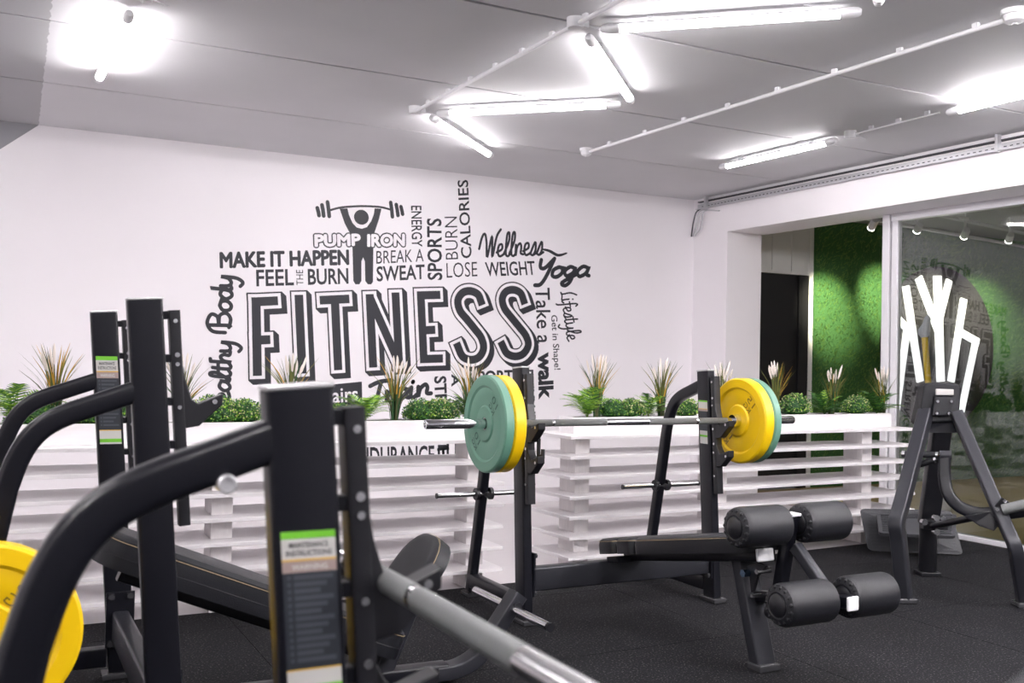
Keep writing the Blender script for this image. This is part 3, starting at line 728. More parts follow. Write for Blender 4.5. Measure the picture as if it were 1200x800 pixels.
bush(590, 'leafy bush hidden behind the green weight plate', 18)
fern(688, 'bright green fern at the left end of the right planter', 19, 1.1)
grass_plant(699, .38, 'plumed grass tuft at the left end of the right planter', 20)
bush(718, 'dark leafy bush right of the right planter first grass tuft', 21, .10, .085, .0, True)
bush(739, 'leafy bush with cream blossoms in the middle of the barbell gap', 22, .09, .085, 1.0)
fern(760, 'green fern left of the right curved rack tube', 23, 1.0, True)
grass_plant(774, .36, 'plumed grass tuft left of the right rack upright', 24)
bush(804, 'leafy blossoming bush framed by the right curved rack tube', 25, .10, .085, .5)
grass_plant(846, .36, 'plumed grass tuft between right upright and yellow plate', 26)
bush(870, 'leafy bush hidden behind the yellow weight plate', 27)
grass_plant(909, .36, 'plumed grass tuft in front of the black doorway', 28)
bush(932, 'leafy bush with white blossoms right of the green plate', 29, .12, .11, .7)
fern(966, 'fern below the green turf wall, middle of right planter', 30, 1.0, True)
grass_plant(974, .34, 'plumed grass tuft before the green turf wall', 31, .3)
bush(1003, 'leafy bush with white blossoms left of the mullion', 32, .11, .10, .6)
fern(1027, 'fern at the right end of the right planter', 33, 1.1, True)
grass_plant(1034, .35, 'plumed grass tuft in front of the window mullion', 34, -.2)

# ================================================================== WEIGHT STATIONS
PST = rrect(.046, .092, .008)
LEAN = .085      # the uprights lean back: feet are further forward than their tops
def post_y(zt, z): return -LEAN*(zt-z)/1.16
BRP = [(.012, 1.093), (.045, 1.081), (.115, 1.056), (.188, 1.029), (.240, .999), (.275, .960), (.301, .907), (.322, .84), (.372, .58), (.43, .30), (.488, .03)]
def hook(t, x, zt, dz, s):
    u = lambda a, z: (x, -a+post_y(zt, zt+z), zt+z)
    poly = [(.064, -.10), (.082, -.10), (.094, -.20), (.110, -.262), (.126, -.274), (.194, -.246), (.192, -.276), (.126, -.335), (.064, -.345)]
    def mk(dzz):
        pp = [u(a, b+dzz) for a, b in poly]
        MB().prism([Vector(p)+Vector((-.019, 0, 0)) for p in pp], (.038, 0, 0)).build('bar_hook', M['plastic'], t, .003)
    mk(dz)
    if zt > 1.3: s = 0
    pp2 = [u(a, b+dz-.155) for a, b in [(.064, -.20), (.080, -.20), (.100, -.240), (.118, -.262), (.182, -.240), (.180, -.272), (.118, -.325), (.064, -.325)]]
    if s: MB().prism([Vector(p)+Vector((-.019, 0, 0)) for p in pp2], (.038, 0, 0)).build('safety_hook', M['plastic'], t, .003)
    for a, b in [(.17, -.268), (.076, -.14)]+([(.165, -.425), (.076, -.37)] if s else []):
        for sx in (-1, 1):
            q = Vector(u(a, b+dz)); MB().cyl(q+Vector((sx*.018, 0, 0)), q+Vector((sx*.023, 0, 0)), .007, n=10).build('hook_bolt', M['bolt'], t)
def slotbar(t, x, zt, z1):
    # U channel carried in front of the upright on small lugs
    a = Vector((x, -.075+post_y(zt, zt-.03), zt-.03)); b = Vector((x, -.075+post_y(zt, z1), z1))
    MB().sweep([a, b], rrect(.040, .030, .004), (1, 0, 0)).build('hook_rail', M['plastic'], t)
    n = 5
    for i in range(n):
        p = a.lerp(b, (i+.12)/n)+Vector((0, .022, 0)); MB().box(p, (.022, .03, .022)).build('rail_lug', M['metal'], t, .002)
        for sx in (-1, 1):
            p = a.lerp(b, (i+.25)/n); MB().cyl(p+Vector((sx*.02, 0, 0)), p+Vector((sx*.025, 0, 0)), .006, n=10).build('rail_bolt', M['bolt'], t)
def sticker(t, x, y, z0, z1, w_, zt, faint=True, sgn=-1):
    # maintenance label on the face of the upright whose normal is local sgn*x
    X = x
    hgt = z1-z0
    def rect(a, b, c, d, m, name='label_print', lift=.0):
        yo = lambda z: post_y(zt, z)
        mb = MB(); e = sgn*(.0006+lift)
        mb.add([(X+e, y-a*w_+yo(c), c), (X+e, y-b*w_+yo(c), c), (X+e, y-b*w_+yo(d), d), (X+e, y-a*w_+yo(d), d)], [(0, 1, 2, 3)])
        return mb.build(name, M[m], t)
    rect(-.5, .5, z1-hgt*.22, z1, 'lab_w'); rect(-.5, .5, z1-hgt*.045, z1, 'lab_g', lift=.0003); rect(-.5, .5, z1-hgt*.180, z1-hgt*.168, 'lab_o', lift=.0003)
    rect(-.5, .5, z1-hgt*.25, z1-hgt*.18, 'lab_b', lift=.0002)
    rect(-.5, .5, z0+hgt*.16, z1-hgt*.25, 'lab_k')
    rect(-.5, .5, z0, z0+hgt*.16, 'lab_w'); rect(-.5, .5, z0+hgt*.02, z0+hgt*.06, 'lab_g', lift=.0003); rect(-.5, .5, z0+hgt*.152, z0+hgt*.162, 'lab_o', lift=.0003)
    e = Vector((sgn*.0012, 0, 0))
    def txt(s_, a, b, c, d, m, bold=.0):
        yo = lambda z: post_y(zt, z)
        mb = MB(); # reading direction: camera sees local +y on its left
        f = 1 if sgn < 0 else -1
        text_into(mb, s_, Vector((X, y-a*w_*f+yo(d), d))+e, Vector((X, y-b*w_*f+yo(d), d))+e, Vector((X, y-a*w_*f+yo(c), c))+e, bold=bold); mb.build('label_text', M[m], t)
    txt('MAINTENANCE', -.36, .36, z1-hgt*.10, z1-hgt*.065, 'lab_t', .02); txt('INSTRUCTIONS', -.42, .42, z1-hgt*.15, z1-hgt*.115, 'lab_t', .02)
    txt('WARNING', -.33, .33, z1-hgt*.235, z1-hgt*.20, 'lab_w', .02)
    for k in range(13):
        zz = z1-hgt*(.28+.042*k)
        rect(-.42, -.36, zz-.0025, zz+.0025, 'lab_f', lift=.0003); rect(-.30, .42-.12*(k % 3), zz-.003, zz+.003, 'lab_f', lift=.0003)
def frame(t, zt, dz, half=.54, z_rail=(.045, .115), hooks=(1, 1), cross=(.14, .25), rail_to=.5):
    for i, sx in enumerate((-1, 1)):
        x = sx*half
        MB().sweep([(x, post_y(zt, .02), .02), (x, 0, zt-.006)], PST, (1, 0, 0)).build('upright', M['metal'], t)
        MB().box((x, 0, zt-.002), (.047, .093, .007), Matrix.Rotation(R(-4), 3, 'X')).build('upright_cap', M['topcap'], t, .002)
        pts = curve([(x, a, z) for a, z in BRP[:8]], 3)[:-1]+[Vector((x, a, z)) for a, z in BRP[7:]]
        MB().sweep(pts, rrect(.045, .058, .014, 4), (1, 0, 0)).build('rear_brace', M['metal'], t)
        MB().sweep([(x, -.04, .082), (x, .46, .082)], rrect(.05, .07, .008), (1, 0, 0)).build('base_rail', M['metal'], t)
        MB().box((x, -.088, .012), (.078, .125, .024)).build('foot', M['cap'], t, .006)
        MB().box((x, .485, .012), (.078, .09, .024)).build('foot', M['cap'], t, .006)
        slotbar(t, x, zt, zt-.62)
        hook(t, x, zt, dz, sx)
        # plate storage horn through the brace
        MB().cyl((x-.25, .365, .53), (x+.25, .365, .53), .0125, n=16).build('storage_horn', M['chrome'] if False else M['steel'], t)
        for e in (-1, 1):
            MB().lathe((x+e*.03, .365, .53), (e, 0, 0), [(0, .03), (.016, .03), (.016, .013)], 18).build('horn_collar', M['plastic'], t)
            MB().cyl((x+e*.249, .365, .53), (x+e*.256, .365, .53), .0135, n=14).build('horn_cap', M['plastic'], t)
        MB().cyl((x, .30, .53), (x, .332, .53), .013, n=12).build('horn_bolt', M['plastic'], t)
        # bolted flange of the cross tube
        yf = post_y(zt, .22)
        MB().box((x-sx*.031, yf, .22), (.01, .098, .20)).build('flange', M['metal'], t, .002)
        for a in (-.032, .032):
            for b in (-.085, .085): MB().cyl((x-sx*.036, yf+a, .22+b), (x-sx*.048, yf+a, .22+b), .012, n=6).build('flange_bolt', M['cap'], t)
    yf = post_y(zt, .2)
    MB().sweep([(-half+.03, yf, sum(cross)/2), (half-.03, yf, sum(cross)/2)], rrect(cross[1]-cross[0], .058, .01), (0, 0, 1)).build('cross_tube', M['metalr'], t)
def pad_mesh(L, wd, th, r=.02, corner=.04):
    mb = MB(); prof = []
    # rounded-rectangle outline, pillowed top
    out = rrect(L, wd, corner, 5); rings = [(-th/2, .0), (-th*.42, -.0), (th*.1, .0), (th*.36, -r*.25), (th*.48, -r*.9), (th*.5, -r*2.0)]
    n = len(out); vs = []
    def ins(p, k):
        q = Vector((p[0], p[1])); return Vector((q.x*(1+2*k/L), q.y*(1+2*k/wd)))
    for z, k in rings:
        for p in out: q = ins(p, k); vs.append((q.x, q.y, z))
    fs = []
    for j in range(len(rings)-1): fs += [(j*n+i, j*n+(i+1) % n, (j+1)*n+(i+1) % n, (j+1)*n+i) for i in range(n)]
    fs += [list(range(n))[::-1], [(len(rings)-1)*n+i for i in range(n)]]
    mb.add(vs, fs, 0, True); return mb
def seam(L, wd, th, corner, k=.004, z=None, w_=.0016):
    out = rrect(L-2*k, wd-2*k, corner, 5); mb = MB(); n = len(out); zz = th*.36 if z is None else z
    inn = [(p[0]*(1-2*w_/L), p[1]*(1-2*w_/wd)) for p in out]
    vs = [(p[0], p[1], zz-.0005) for p in out]+[(p[0], p[1], zz+.0012) for p in inn]
    mb.add(vs, [(i, (i+1) % n, n+(i+1) % n, n+i) for i in range(n)]); return mb
def pad(name, t, L, wd, th, loc_, rot, corner=.05, stitched=True, label=None):
    o = pad_mesh(L, wd, th, .018, corner).build(name, M['vinyl'], t, label=label); o.location = loc_; o.rotation_euler = rot
    if stitched:
        s_ = seam(L, wd, th, corner, .0005, th*.30).build('stitching', M['stitch'], o)
    return o
def roller(t, x0, x1, y, z, r=.077):
    L = x1-x0
    o = MB().lathe((0, 0, 0), (1, 0, 0), [(0, 0), (.004, r*.5), (0, r*.62), (.004, r*.80), (.010, r*.93), (.020, r*.985), (.030, r), (L-.016, r), (L-.006, r*.965), (L, r*.88), (L, 0)], 40).build('foam_roller', M['foam'], t)
    o.location = (x0, y, z)
    MB().lathe((.004, 0, 0), (-1, 0, 0), [(0, r*.55), (.006, r*.53), (.014, r*.35), (.017, 0)], 24).build('roller_cap', M['plastic'], o)
    mb = MB()
    for i in range(15):
        a = 2*PI*i/15; c = Vector((.009, math.cos(a)*r*.78, math.sin(a)*r*.78))
        mb.lathe(c-Vector((0, math.cos(a), math.sin(a)))*r*.13, Vector((-.05, math.cos(a), math.sin(a))), [(0, .001), (r*.07, r*.09), (r*.2, r*.105), (r*.28, .001)], 8)
    mb.build('gathered_hem', M['foam'], o)
    return o

# ---- decline press station in the middle
SD = empty('decline_press_station', (2.74, 4.12, 0), 0, 'black decline bench press station in the middle, holding the loaded barbell', 'gym machine')
frame(SD, 1.165, .0)
# hook latch seen on the left upright
MB().prism([(-.53, -.150, .845), (-.53, -.165, .845), (-.53, -.165, .775), (-.53, -.19, .775), (-.53, -.19, .80), (-.53, -.205, .80), (-.53, -.205, .76), (-.53, -.150, .76)], (.012, 0, 0)).build('latch', M['plastic'], SD)
tilt = math.atan(.186)
def dpt(y, z): return (0, y, z)
# three pads: two narrow head rolls and the long seat
for ya, yb in ((-.05, -.185), (-.20, -.33), (-.345, -1.11)):
    za = .352-(ya+.05)*.186-.038; zb = .352-(yb+.05)*.186-.038
    pad('bench_pad', SD, math.hypot(ya-yb, za-zb), .27 if ya > -.3 else .285, .072, (0, (ya+yb)/2, (za+zb)/2), (-tilt, 0, 0), .03 if ya > -.3 else .05).rotation_euler = Matrix.Rotation(-tilt, 3, 'X').to_euler()
# pads are built along x: turn them along y
for o in [c for c in SD.children if c.name.startswith('bench_pad')]:
    o.rotation_euler = (Matrix.Rotation(-tilt, 3, 'X') @ Matrix.Rotation(R(90), 3, 'Z')).to_euler()
MB().sweep([(0, -.12, .275), (0, -1.10, .455)], rrect(.05, .05, .008), (1, 0, 0)).build('bench_rail', M['metal'], SD)
MB().box((0, -.13, .262), (.20, .09, .03), Matrix.Rotation(-tilt, 3, 'X')).build('pad_bracket', M['metal'], SD, .004)
MB().sweep([(-.05, -.95, .432), (-.05, -1.118, .462)], rrect(.08, .045, .008), (1, 0, 0)).build('rail_stub', M['metal'], SD)
MB().box((-.05, -1.123, .463), (.086, .012, .05), Matrix.Rotation(-tilt, 3, 'X')).build('chrome_end_cap', M['wplastic'], SD, .008)
MB().sweep([(0, -1.065, .02), (0, -.94, .42)], rrect(.092, .056, .008), (1, 0, 0)).build('front_leg', M['metalr'], SD)
MB().box((0, -1.07, .014), (.105, .085, .028)).build('front_foot', M['cap'], SD, .006)
# roller mast, strut and lower arm
MB().sweep([(.035, -1.10, .24), (.035, -1.175, .615)], rrect(.045, .05, .008), (1, 0, 0)).build('roller_mast', M['metal'], SD)
MB().box((.035, -1.178, .624), (.048, .055, .012)).build('chrome_end_cap', M['wplastic'], SD, .003)
MB().sweep([(.045, -1.19, .50), (.045, -1.34, .375)], rrect(.042, .045, .008), (1, 0, 0)).build('strut', M['metalr'], SD)
MB().sweep([(.022, -1.00, .27), (.024, -1.498, .358)], rrect(.05, .045, .008), (1, 0, 0)).build('lower_arm', M['metal'], SD)
MB().box((.024, -1.50, .352), (.054, .012, .052)).build('chrome_end_cap', M['wplastic'], SD, .006)
MB().cyl((-.24, -1.18, .588), (.27, -1.18, .588), .0125, n=14).build('roller_axle', M['steel'], SD)
MB().cyl((-.24, -1.416, .352), (.27, -1.416, .352), .0125, n=14).build('roller_axle', M['steel'], SD)
for y, z in ((-1.18, .588), (-1.416, .352)):
    roller(SD, -.252, -.020, y, z); roller(SD, .062, .285, y, z)
MB().prism([(-.05, -1.02, .40), (-.05, -1.09, .43), (-.05, -1.13, .42), (-.05, -1.08, .37), (-.05, -1.06, .31), (-.05, -1.045, .30), (-.05, -1.035, .36)], (.014, 0, 0)).build('lever', M['plastic'], SD, .003)
MB().cyl((-.05, -1.03, .375), (-.08, -1.03, .375), .016, n=6).build('adjusting_nut', M['blue'], SD)
MB().cyl((-.07, -1.10, .395), (.0, -1.10, .395), .010, n=12).build('pivot_pin', M['bolt'], SD)
MB().cyl((.02, -1.085, .235), (.02, -1.11, .235), .035, n=20).build('pop_pin_knob', M['plastic'], SD)
MB().box((-.02, -1.055, .29), (.07, .012, .012)).build('pin_guide', M['bolt'], SD)
MB().lathe((.025, -1.07, .285), (1, 0, 0), [(0, .01), (0, .018), (.01, .018), (.01, .01)], 14).build('pin_ring', M['bolt'], SD)
MB().box((-.567, 0, .0), (.001, .001, .001)) if False else None
def small_label(t, x, y, z0, z1, w_, zt, cols):
    # stack of printed bands on the front (-y) face
    n = len(cols)
    for i, (m, f0, f1) in enumerate(cols):
        a = z0+(z1-z0)*f0; b = z0+(z1-z0)*f1; mb = MB()
        mb.add([(x-w_/2, y+post_y(zt, a)-.0006*(i+1), a), (x+w_/2, y+post_y(zt, a)-.0006*(i+1), a), (x+w_/2, y+post_y(zt, b)-.0006*(i+1), b), (x-w_/2, y+post_y(zt, b)-.0006*(i+1), b)], [(0, 1, 2, 3)])
        mb.build('label_print', M[m], t)
# labels on the side face of the right upright
def side_label(t, X, z0, z1, w_, zt, cols, sgn=-1):
    for i, (m, f0, f1) in enumerate(cols):
        a = z0+(z1-z0)*f0; b = z0+(z1-z0)*f1; e = sgn*.0005*(i+1); mb = MB()
        mb.add([(X+e, -w_/2+post_y(zt, a), a), (X+e, w_/2+post_y(zt, a), a), (X+e, w_/2+post_y(zt, b), b), (X+e, -w_/2+post_y(zt, b), b)], [(0, 1, 2, 3)]); mb.build('label_print', M[m], t)
side_label(SD, .54-.023, .955, 1.01, .072, 1.165, [('lab_w', 0, 1), ('lab_g', .86, 1), ('lab_o', .18, .24), ('lab_b', 0, .18)])
side_label(SD, .54-.023, .79, .955, .060, 1.165, [('lab_k', 0, 1), ('lab_w', .0, .40), ('lab_g', .21, .27)])

# ---- incline press station at the left
SA = empty('incline_press_station', (.372, 3.415, 0), R(90), 'tall black incline bench press station at the left with empty bar hooks', 'gym machine')
frame(SA, 1.345, -.012)
sticker(SA, .54, 0, .83, 1.18, .076, 1.345) if False else None
# ---- near station cut off by the frame
SC = empty('near_press_station', (.370, .765, 0), R(90), 'near black bench press station in the left foreground with warning label', 'gym machine')
frame(SC, 1.16, -.012, half=.57)
def face_sticker(t, x, z0, z1, w_, zt, y=0.):
    # label on the upright face that looks back to the camera: local -x face, local y runs to the left
    sticker(t, x-.023, y, z0, z1, w_, zt, sgn=-1)
face_sticker(SA, .54, .86, 1.18, .074, 1.345)
face_sticker(SC, .57, .748, .966, .074, 1.16)
# round end of the adjusting handle under the near brace
q = at_y(268, 568, 1.30); M4 = (Matrix.Translation(SC.location) @ SC.rotation_euler.to_matrix().to_4x4()).inverted(); q = M4 @ q
MB().lathe(q+Vector((.03, 0, 0)), (-1, 0, 0), [(0, 0), (0, .0125), (.025, .0125), (.027, .0105), (.027, .0085), (.024, .008), (.024, 0)], 24).build('handle_end', M['alu'], SC)
MB().sweep([q+Vector((.02, 0, 0)), q+Vector((.02, .03, .012))], rrect(.012, .016, .004), (1, 0, 0)).build('handle_arm', M['metal'], SC)

# ---- incline bench parts (local -y is the front)
ti = math.atan(.42)
def long_pad(t, y0, y1, ztop0, slope, wd, th, corner):
    a = math.atan(slope); L = (y0-y1)/math.cos(a); zc = ztop0+slope*(-(y0-y1)/2)*1.0 - th/2
    o = pad_mesh(L, wd, th, .02, corner).build('backrest_pad', M['vinyl'], t)
    return o, L, zc
o = pad_mesh(1.10, .27, .105, .022, .09).build('backrest_pad', M['vinyl'], SA)
o.location = (0, -.455, .392); o.rotation_euler = (Matrix.Rotation(ti, 3, 'X') @ Matrix.Rotation(R(90), 3, 'Z')).to_euler()
seam(1.10, .27, .105, .09, .0005, .105*.30).build('stitching', M['stitch'], o)
seam(1.10, .27, .105, .09, -.0015, -.105*.12).build('piping', M['vinyl'], o)
MB().sweep([(0, -.02, .50), (0, -.90, .13)], rrect(.05, .06, .01), (1, 0, 0)).build('backrest_rail', M['metal'], SA)
o = pad_mesh(.36, .30, .065, .02, .12).build('seat_pad', M['vinyl'], SA)
o.location = (0, -1.005, .395); o.rotation_euler = (Matrix.Rotation(R(-52), 3, 'X') @ Matrix.Rotation(R(90), 3, 'Z')).to_euler()
seam(.36, .30, .065, .12, .0005, .02).build('stitching', M['stitch'], o)
MB().sweep([(0, -.10, .06), (0, -1.16, .045)], rrect(.07, .06, .01), (1, 0, 0)).build('floor_rail', M['metal'], SA)
MB().sweep([(0, -.90, .05), (0, -1.0, .28)], rrect(.055, .075, .01), (1, 0, 0)).build('seat_post', M['metalr'], SA)
MB().sweep([(0, -1.075, .335), (0, -1.33, .18)], rrect(.035, .03, .005), (1, 0, 0)).build('seat_slide', M['chrome'], SA)
MB().sweep([(0, -1.04, .30), (0, -1.32, .13)], rrect(.05, .05, .005), (1, 0, 0)).build('slide_tube', M['metal'], SA)
MB().sweep(curve([(0, -1.12, .04), (0, -1.21, .045), (0, -1.29, .08), (0, -1.34, .14)], 4)+[Vector((0, -1.46, .30))], rrect(.075, .055, .008), (1, 0, 0)).build('front_leg', M['metalr'], SA)
MB().cyl((-.30, -1.425, .25), (.31, -1.425, .25), .016, n=20).build('foot_bar', M['chrome'], SA)
for s in (-1, 1): MB().cyl((s*.305, -1.425, .25), (s*.315, -1.425, .25), .0165, n=16).build('foot_bar_cap', M['plastic'], SA)
MB().cyl((-.042, -1.435, .262), (-.055, -1.435, .262), .018, n=6).build('foot_bolt', M['plastic'], SA)
MB().box((0, -1.0, .325), (.16, .14, .02), Matrix.Rotation(R(-52), 3, 'X')).build('seat_plate', M['metal'], SA)
# near station bench, beyond the frame on the right
o = pad_mesh(.9, .27, .07, .02, .06).build('bench_pad', M['vinyl'], SC); o.location = (0, -.62, .40); o.rotation_euler = (0, 0, R(90))
MB().sweep([(0, -.06, .21), (0, -1.0, .33)], rrect(.07, .06, .008), (1, 0, 0)).build('spine_tube', M['metal'], SC)
MB().sweep([(0, -1.0, .02), (0, -.94, .36)], rrect(.092, .056, .008), (1, 0, 0)).build('front_leg', M['metalr'], SC)

# ================================================================== BARBELLS AND PLATES
def barbell(locn, rz, L, shaft, label):
    t = empty('barbell', locn, rz, label, 'barbell', 'barbells on the racks'); hs = shaft/2
    # segments: smooth and knurled zones
    z = [(-hs, -hs+.05, 0), (-hs+.05, -.42, 1), (-.42, -.405, 0), (-.405, -.12, 1), (-.12, .12, 0), (.12, .405, 1), (.405, .42, 0), (.42, hs-.05, 1), (hs-.05, hs, 0)]
    for a, b, k in z:
        MB().cyl((a, 0, 0), (b, 0, 0), .0165 if k else .0162, n=24, cap=False).build('knurled_grip' if k else 'shaft', M['knurl'] if k else M['steel'], t)
    for s in (-1, 1):
        MB().lathe((s*hs, 0, 0), (s, 0, 0), [(-.012, .016), (-.012, .030), (0, .034), (.022, .034), (.024, .0215), (L/2-hs-.004, .0215), (L/2-hs, .0195), (L/2-hs, .0165), (L/2-hs-.006, .015), (L/2-hs-.006, 0)], 28).build('sleeve', M['chrome'], t)
    return t
barbell((2.72, 4.0, .912), 0, 2.09, 1.30, 'long loaded barbell resting across the middle station')
barbell((.502, .80, .887), R(90), 1.35, 1.30, 'near barbell resting on the foreground hooks, blurred')
def plate(locn, axis, th, m, dm, label, num, group='bumper plates'):
    t = empty('weight_plate', locn, 0, label, 'weight plate', group)
    if axis == 'y': t.rotation_euler = (0, 0, R(90))
    r = .2165; h_ = th/2
    prof = [(-h_*.7, .026), (-h_*.95, .030), (-h_, .05), (-h_*.98, .075), (-h_*.70, .082), (-h_*.70, .088), (-h_*.82, .095), (-h_*.72, .155), (-h_*.70, .160), (-h_, .170), (-h_, r-.008), (-h_+.006, r)]
    full = prof + [(-a, b) for a, b in prof[::-1]]
    MB().lathe((0, 0, 0), (1, 0, 0), full, 96).build('rubber_disc', M[m], t)
    MB().lathe((0, 0, 0), (1, 0, 0), [(-h_*.8, .0255), (-h_*.8, .031), (-h_*.70, .031)]+[(h_*.70, .031), (h_*.8, .031), (h_*.8, .0255)]+[(-h_*.8, .0255)], 32).build('steel_hub', M['bolt'], t)
    for sgn in (-1, 1):
        X = sgn*(h_*.86)
        for k, (an) in enumerate((135, -45)):
            ca = R(an); cc = Vector((X, math.cos(ca)*.118*(-1 if sgn < 0 else 1)*-1, math.sin(ca)*.118))
            up = Vector((0, cc.y, cc.z)).normalized(); side = up.cross(Vector((sgn, 0, 0)))*-1
            if k: up = -up; side = -side
            for (s_, o_, hh) in ((num, .021, .034), ('KG', -.019, .028)):
                c2 = cc+up*o_; mb = MB()
                text_into(mb, s_, c2+up*hh/2-side*.030, c2+up*hh/2+side*.030, c2-up*hh/2-side*.030, bold=.0); mb.build('embossed_text', M[dm], t)
    return t
plate((1.978, 4.0, .912), 'x', .045, 'green', 'gdark', 'pale green bumper plate on the left end of the loaded barbell', '10')
plate((2.031, 4.0, .912), 'x', .058, 'yellow', 'ydark', 'yellow bumper plate behind the left green plate', '15')
plate((3.42, 4.0, .912), 'x', .058, 'yellow', 'ydark', 'yellow bumper plate with embossed marks on the right end of barbell', '15')
plate((3.474, 4.0, .912), 'x', .045, 'green', 'gdark', 'dark green bumper plate outside the right yellow plate', '10')
plate((.006, 2.655, .53), 'y', .058, 'yellow', 'ydark', 'yellow bumper plate stored low at the left edge of the picture', '15')

# ================================================================== ROW MACHINE AT THE RIGHT
RM = empty('chest_row_machine', (4.55, 3.75, 0), 0, 'dark A-frame chest supported row machine at the right by the glass', 'gym machine')
ro = Vector((4.55, 3.75, 0))
def dp(u, v, dep): return EYE + ray(u, v)*(dep/F_PX) - ro
def rr_path(pts, prof, n, name, m='metalr'):
    MB().sweep(pts, prof, n).build(name, M[m], RM)
side = Vector((.9, -.43, 0)).normalized()
fwd = Vector((.43, .9, 0)).normalized()
fL = at_z(1060, 701, .02)-ro; kL = dp(1051, 612, 5.12); tL = dp(1085, 482, 5.50)
n_ = (kL-fL).cross(tL-kL).normalized()
rr_path(curve([fL, fL.lerp(kL, .75), kL, kL.lerp(tL, .2), tL], 4), rrect(.072, .062, .01), n_, 'front_leg')
MB().box(fL+Vector((0, 0, -.006)), (.10, .085, .026), Matrix.Rotation(R(-25), 3, 'Z')).build('foot', M['cap'], RM, .006)
fR = at_z(1200, 706, .02)-ro; kR = dp(1189, 640, 4.98); tR = dp(1121, 484, 5.42)
n_ = (kR-fR).cross(tR-kR).normalized()
rr_path(curve([fR, fR.lerp(kR, .6), kR, kR.lerp(tR, .2), tR], 4), rrect(.062, .062, .01), n_, 'front_leg')
MB().box(fR+Vector((0, 0, -.006)), (.10, .085, .026), Matrix.Rotation(R(-25), 3, 'Z')).build('foot', M['cap'], RM, .006)
# apron between the legs
MB().prism([dp(1085, 492, 5.5), dp(1120, 492, 5.46), dp(1127, 507, 5.42), dp(1082, 507, 5.46)], fwd*.04).build('apron', M['metal'], RM, .003)
# chest pad, seen from behind
back = [dp(1086, 448, 5.50), dp(1124, 450, 5.46), dp(1127, 455, 5.46), dp(1124, 488, 5.44), dp(1118, 494, 5.44), dp(1084, 496, 5.48), dp(1078, 490, 5.48), dp(1083, 452, 5.50)]
frt = [dp(1079, 449, 5.62), dp(1118, 448, 5.60), dp(1121, 452, 5.60), dp(1116, 492, 5.60), dp(1110, 498, 5.6), dp(1071, 499, 5.62), dp(1066, 494, 5.62), dp(1075, 453, 5.62)]
mb = MB(); k = 8; mb.add(back+frt, [list(range(k)), [k+i for i in range(k)][::-1]]+[(i, (i+1) % k, k+(i+1) % k, k+i) for i in range(k)]); mb.build('chest_pad', M['vinyl'], RM, .012, seg=3)
MB().prism([dp(1096, 464, 5.45), dp(1117, 464, 5.43), dp(1114, 487, 5.42), dp(1093, 487, 5.44)], fwd*.03).build('pad_bracket', M['metal'], RM, .004)
MB().prism([dp(1097, 455.5, 5.44), dp(1118, 456, 5.42), dp(1118, 463, 5.42), dp(1097, 463, 5.44)], fwd*.012).build('chrome_plate', M['lab_w'], RM, .004)
for u, v in ((1098, 470), (1114, 470), (1097, 484), (1111, 484)):
    p = dp(u, v, 5.425); MB().cyl(p, p-fwd*.012, .008, n=10).build('bracket_bolt', M['bolt'], RM)
# dark mast down to the foot plate
mt, mb_ = dp(1103, 500, 5.62), dp(1088, 612, 5.78)
n_ = (mb_-mt).cross(fwd).normalized()
rr_path([mt, mb_], rrect(.11, .06, .01), n_, 'mast', 'plastic')
MB().cyl(dp(1088, 606, 5.78), dp(1087, 650, 5.82)*Vector((1, 1, 0)) if False else Vector((dp(1087, 650, 5.82).x, dp(1087, 650, 5.82).y, .03)), .05, n=16).build('mast_foot', M['plastic'], RM)
MB().box(Vector((dp(1087, 650, 5.82).x, dp(1087, 650, 5.82).y, .012)), (.12, .10, .024), Matrix.Rotation(R(-25), 3, 'Z')).build('rear_foot', M['plastic'], RM, .004)
for u, v in ((1081, 611), (1095, 606), (1103, 607), (1095, 622)):
    p = dp(u, v, 5.6); MB().cyl(p, p-fwd*.03, .017, n=10).build('clamp_bolt', M['bolt'], RM)
MB().box(dp(1094, 614, 5.66), (.14, .06, .05), Matrix.Rotation(R(-25), 3, 'Z')).build('clamp', M['plastic'], RM, .004)
# lever arm with handles
arm = curve([dp(1107, 534, 5.30), dp(1107, 560, 5.28), dp(1112, 580, 5.25), dp(1125, 594, 5.22), dp(1145, 601, 5.18), dp(1165, 601, 5.14)], 5)
n_ = (arm[0]-arm[12]).cross(arm[-1]-arm[12]).normalized()
rr_path(arm, rrect(.055, .062, .014, 4), n_, 'lever_arm', 'metal')
MB().cyl(dp(1101, 533, 5.30), dp(1115, 533, 5.28), .024, n=16).build('arm_head', M['metalr'], RM)
for a, b in (((1100, 533), (1060, 532)), ((1098, 538), (1061, 549))):
    p, q = dp(*a, 5.32), dp(*b, 5.42); d = (q-p).normalized()
    MB().cyl(p, q, .017, n=16).build('handle_grip', M['foam'], RM)
    MB().cyl(q-d*.006, q+d*.012, .0195, n=16).build('grip_cap', M['bolt'], RM)
    MB().cyl(p-d*.0, p+d*.014, .0195, n=16).build('grip_cap', M['bolt'], RM)
MB().cyl(dp(1093, 616, 5.60), dp(1142, 606, 5.2), .018, n=14).build('link_rod', M['metal'], RM)
MB().prism([dp(1131, 605, 5.16), dp(1165, 598, 5.12), dp(1174, 612, 5.1), dp(1165, 622, 5.10), dp(1150, 617, 5.12), dp(1143, 612, 5.14)], fwd*.02).build('gusset', M['metal'], RM, .002)
MB().prism([dp(1164, 594, 5.08), dp(1175, 583, 5.06), dp(1184, 589, 5.05), dp(1183, 600, 5.05), dp(1180, 612, 5.05), dp(1170, 606, 5.07)], fwd*.012).build('pivot_plate', M['plastic'], RM, .002)
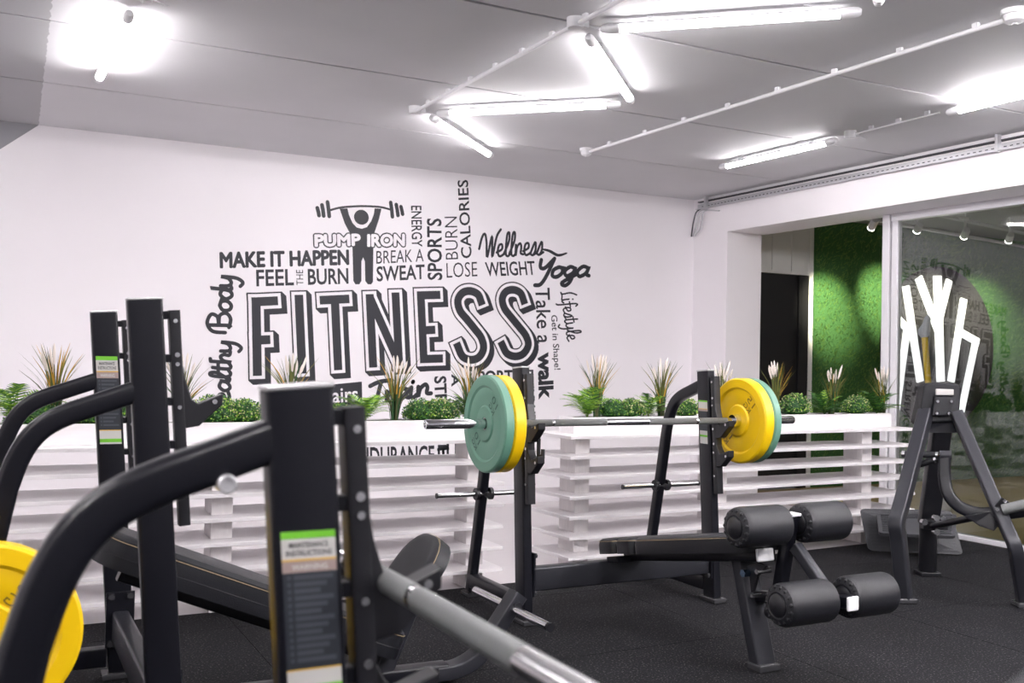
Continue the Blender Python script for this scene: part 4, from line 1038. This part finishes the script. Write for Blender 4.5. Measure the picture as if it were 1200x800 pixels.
for u, v in ((1177, 587), (1168, 597), (1179, 609)):
    p = dp(u, v, 5.05); MB().cyl(p, p-fwd*.008, .009, n=10).build('plate_bolt', M['bolt'], RM)
MB().cyl(dp(1175, 597, 5.05), dp(1226, 585, 4.95), .027, n=20).build('plate_horn', M['knurl'], RM)
MB().cyl(dp(1180, 604, 5.1), dp(1226, 598, 4.98), .02, n=14).build('cross_bar', M['metal'], RM)
# ribbed rubber foot plates
def ribbed(bl, br, tr, tl, name, label=None, arch=True):
    bl, br, tr, tl = [Vector(p) for p in (bl, br, tr, tl)]
    nrm = (br-bl).cross(tl-bl).normalized();
    if nrm.y > 0: nrm = -nrm
    def P(a, b): return bl.lerp(br, a).lerp(tl.lerp(tr, a), b)
    base = MB(); pr = []
    for cx, cy, a0 in ((.94, .92, 0), (.06, .92, 90), (.06, .08, 180), (.94, .08, 270)):
        for i in range(4): a = R(a0+30*i); pr.append(P(cx+math.cos(a)*.06, cy+math.sin(a)*.08))
    base.prism(pr, -nrm*.022); b = base.build(name, M['ribrubber'], RM, .002, label=label)
    ribs = MB()
    for sd in (0, 1):
        for k in range(11):
            y = .10+.8*k/10; xa, xb = (.05, .20) if sd == 0 else (.80, .95)
            ribs.prism([P(xa, y-.014), P(xb, y-.014), P(xb, y+.014), P(xa, y+.014)], nrm*.005)
    for k in range(5):
        y = .95-.045*k-.0; ribs.prism([P(.2, y-.01), P(.8, y-.01), P(.8, y+.01), P(.2, y+.01)], nrm*.005)
    for k in range(4):
        for s_ in (-1, 1):
            x = .5+s_*(.14+.035*k); ribs.prism([P(x-.007, .06), P(x+.007, .06), P(x+.007, .66), P(x-.007, .66)], nrm*.005)
    ribs.build('ribs', M['ribrubber'], b, kind='stuff')
bl = at_z(1018, 645, .01)-ro; br = at_z(1129, 650, .01)-ro
ribbed(bl, br, dp(1115, 598, 6.50), dp(1008, 596, 6.52), 'foot_plate')
ribbed(dp(1030, 624, 6.25), dp(1120, 628, 6.15), dp(1121, 602, 6.35), dp(1027, 601, 6.45), 'upper_foot_plate')
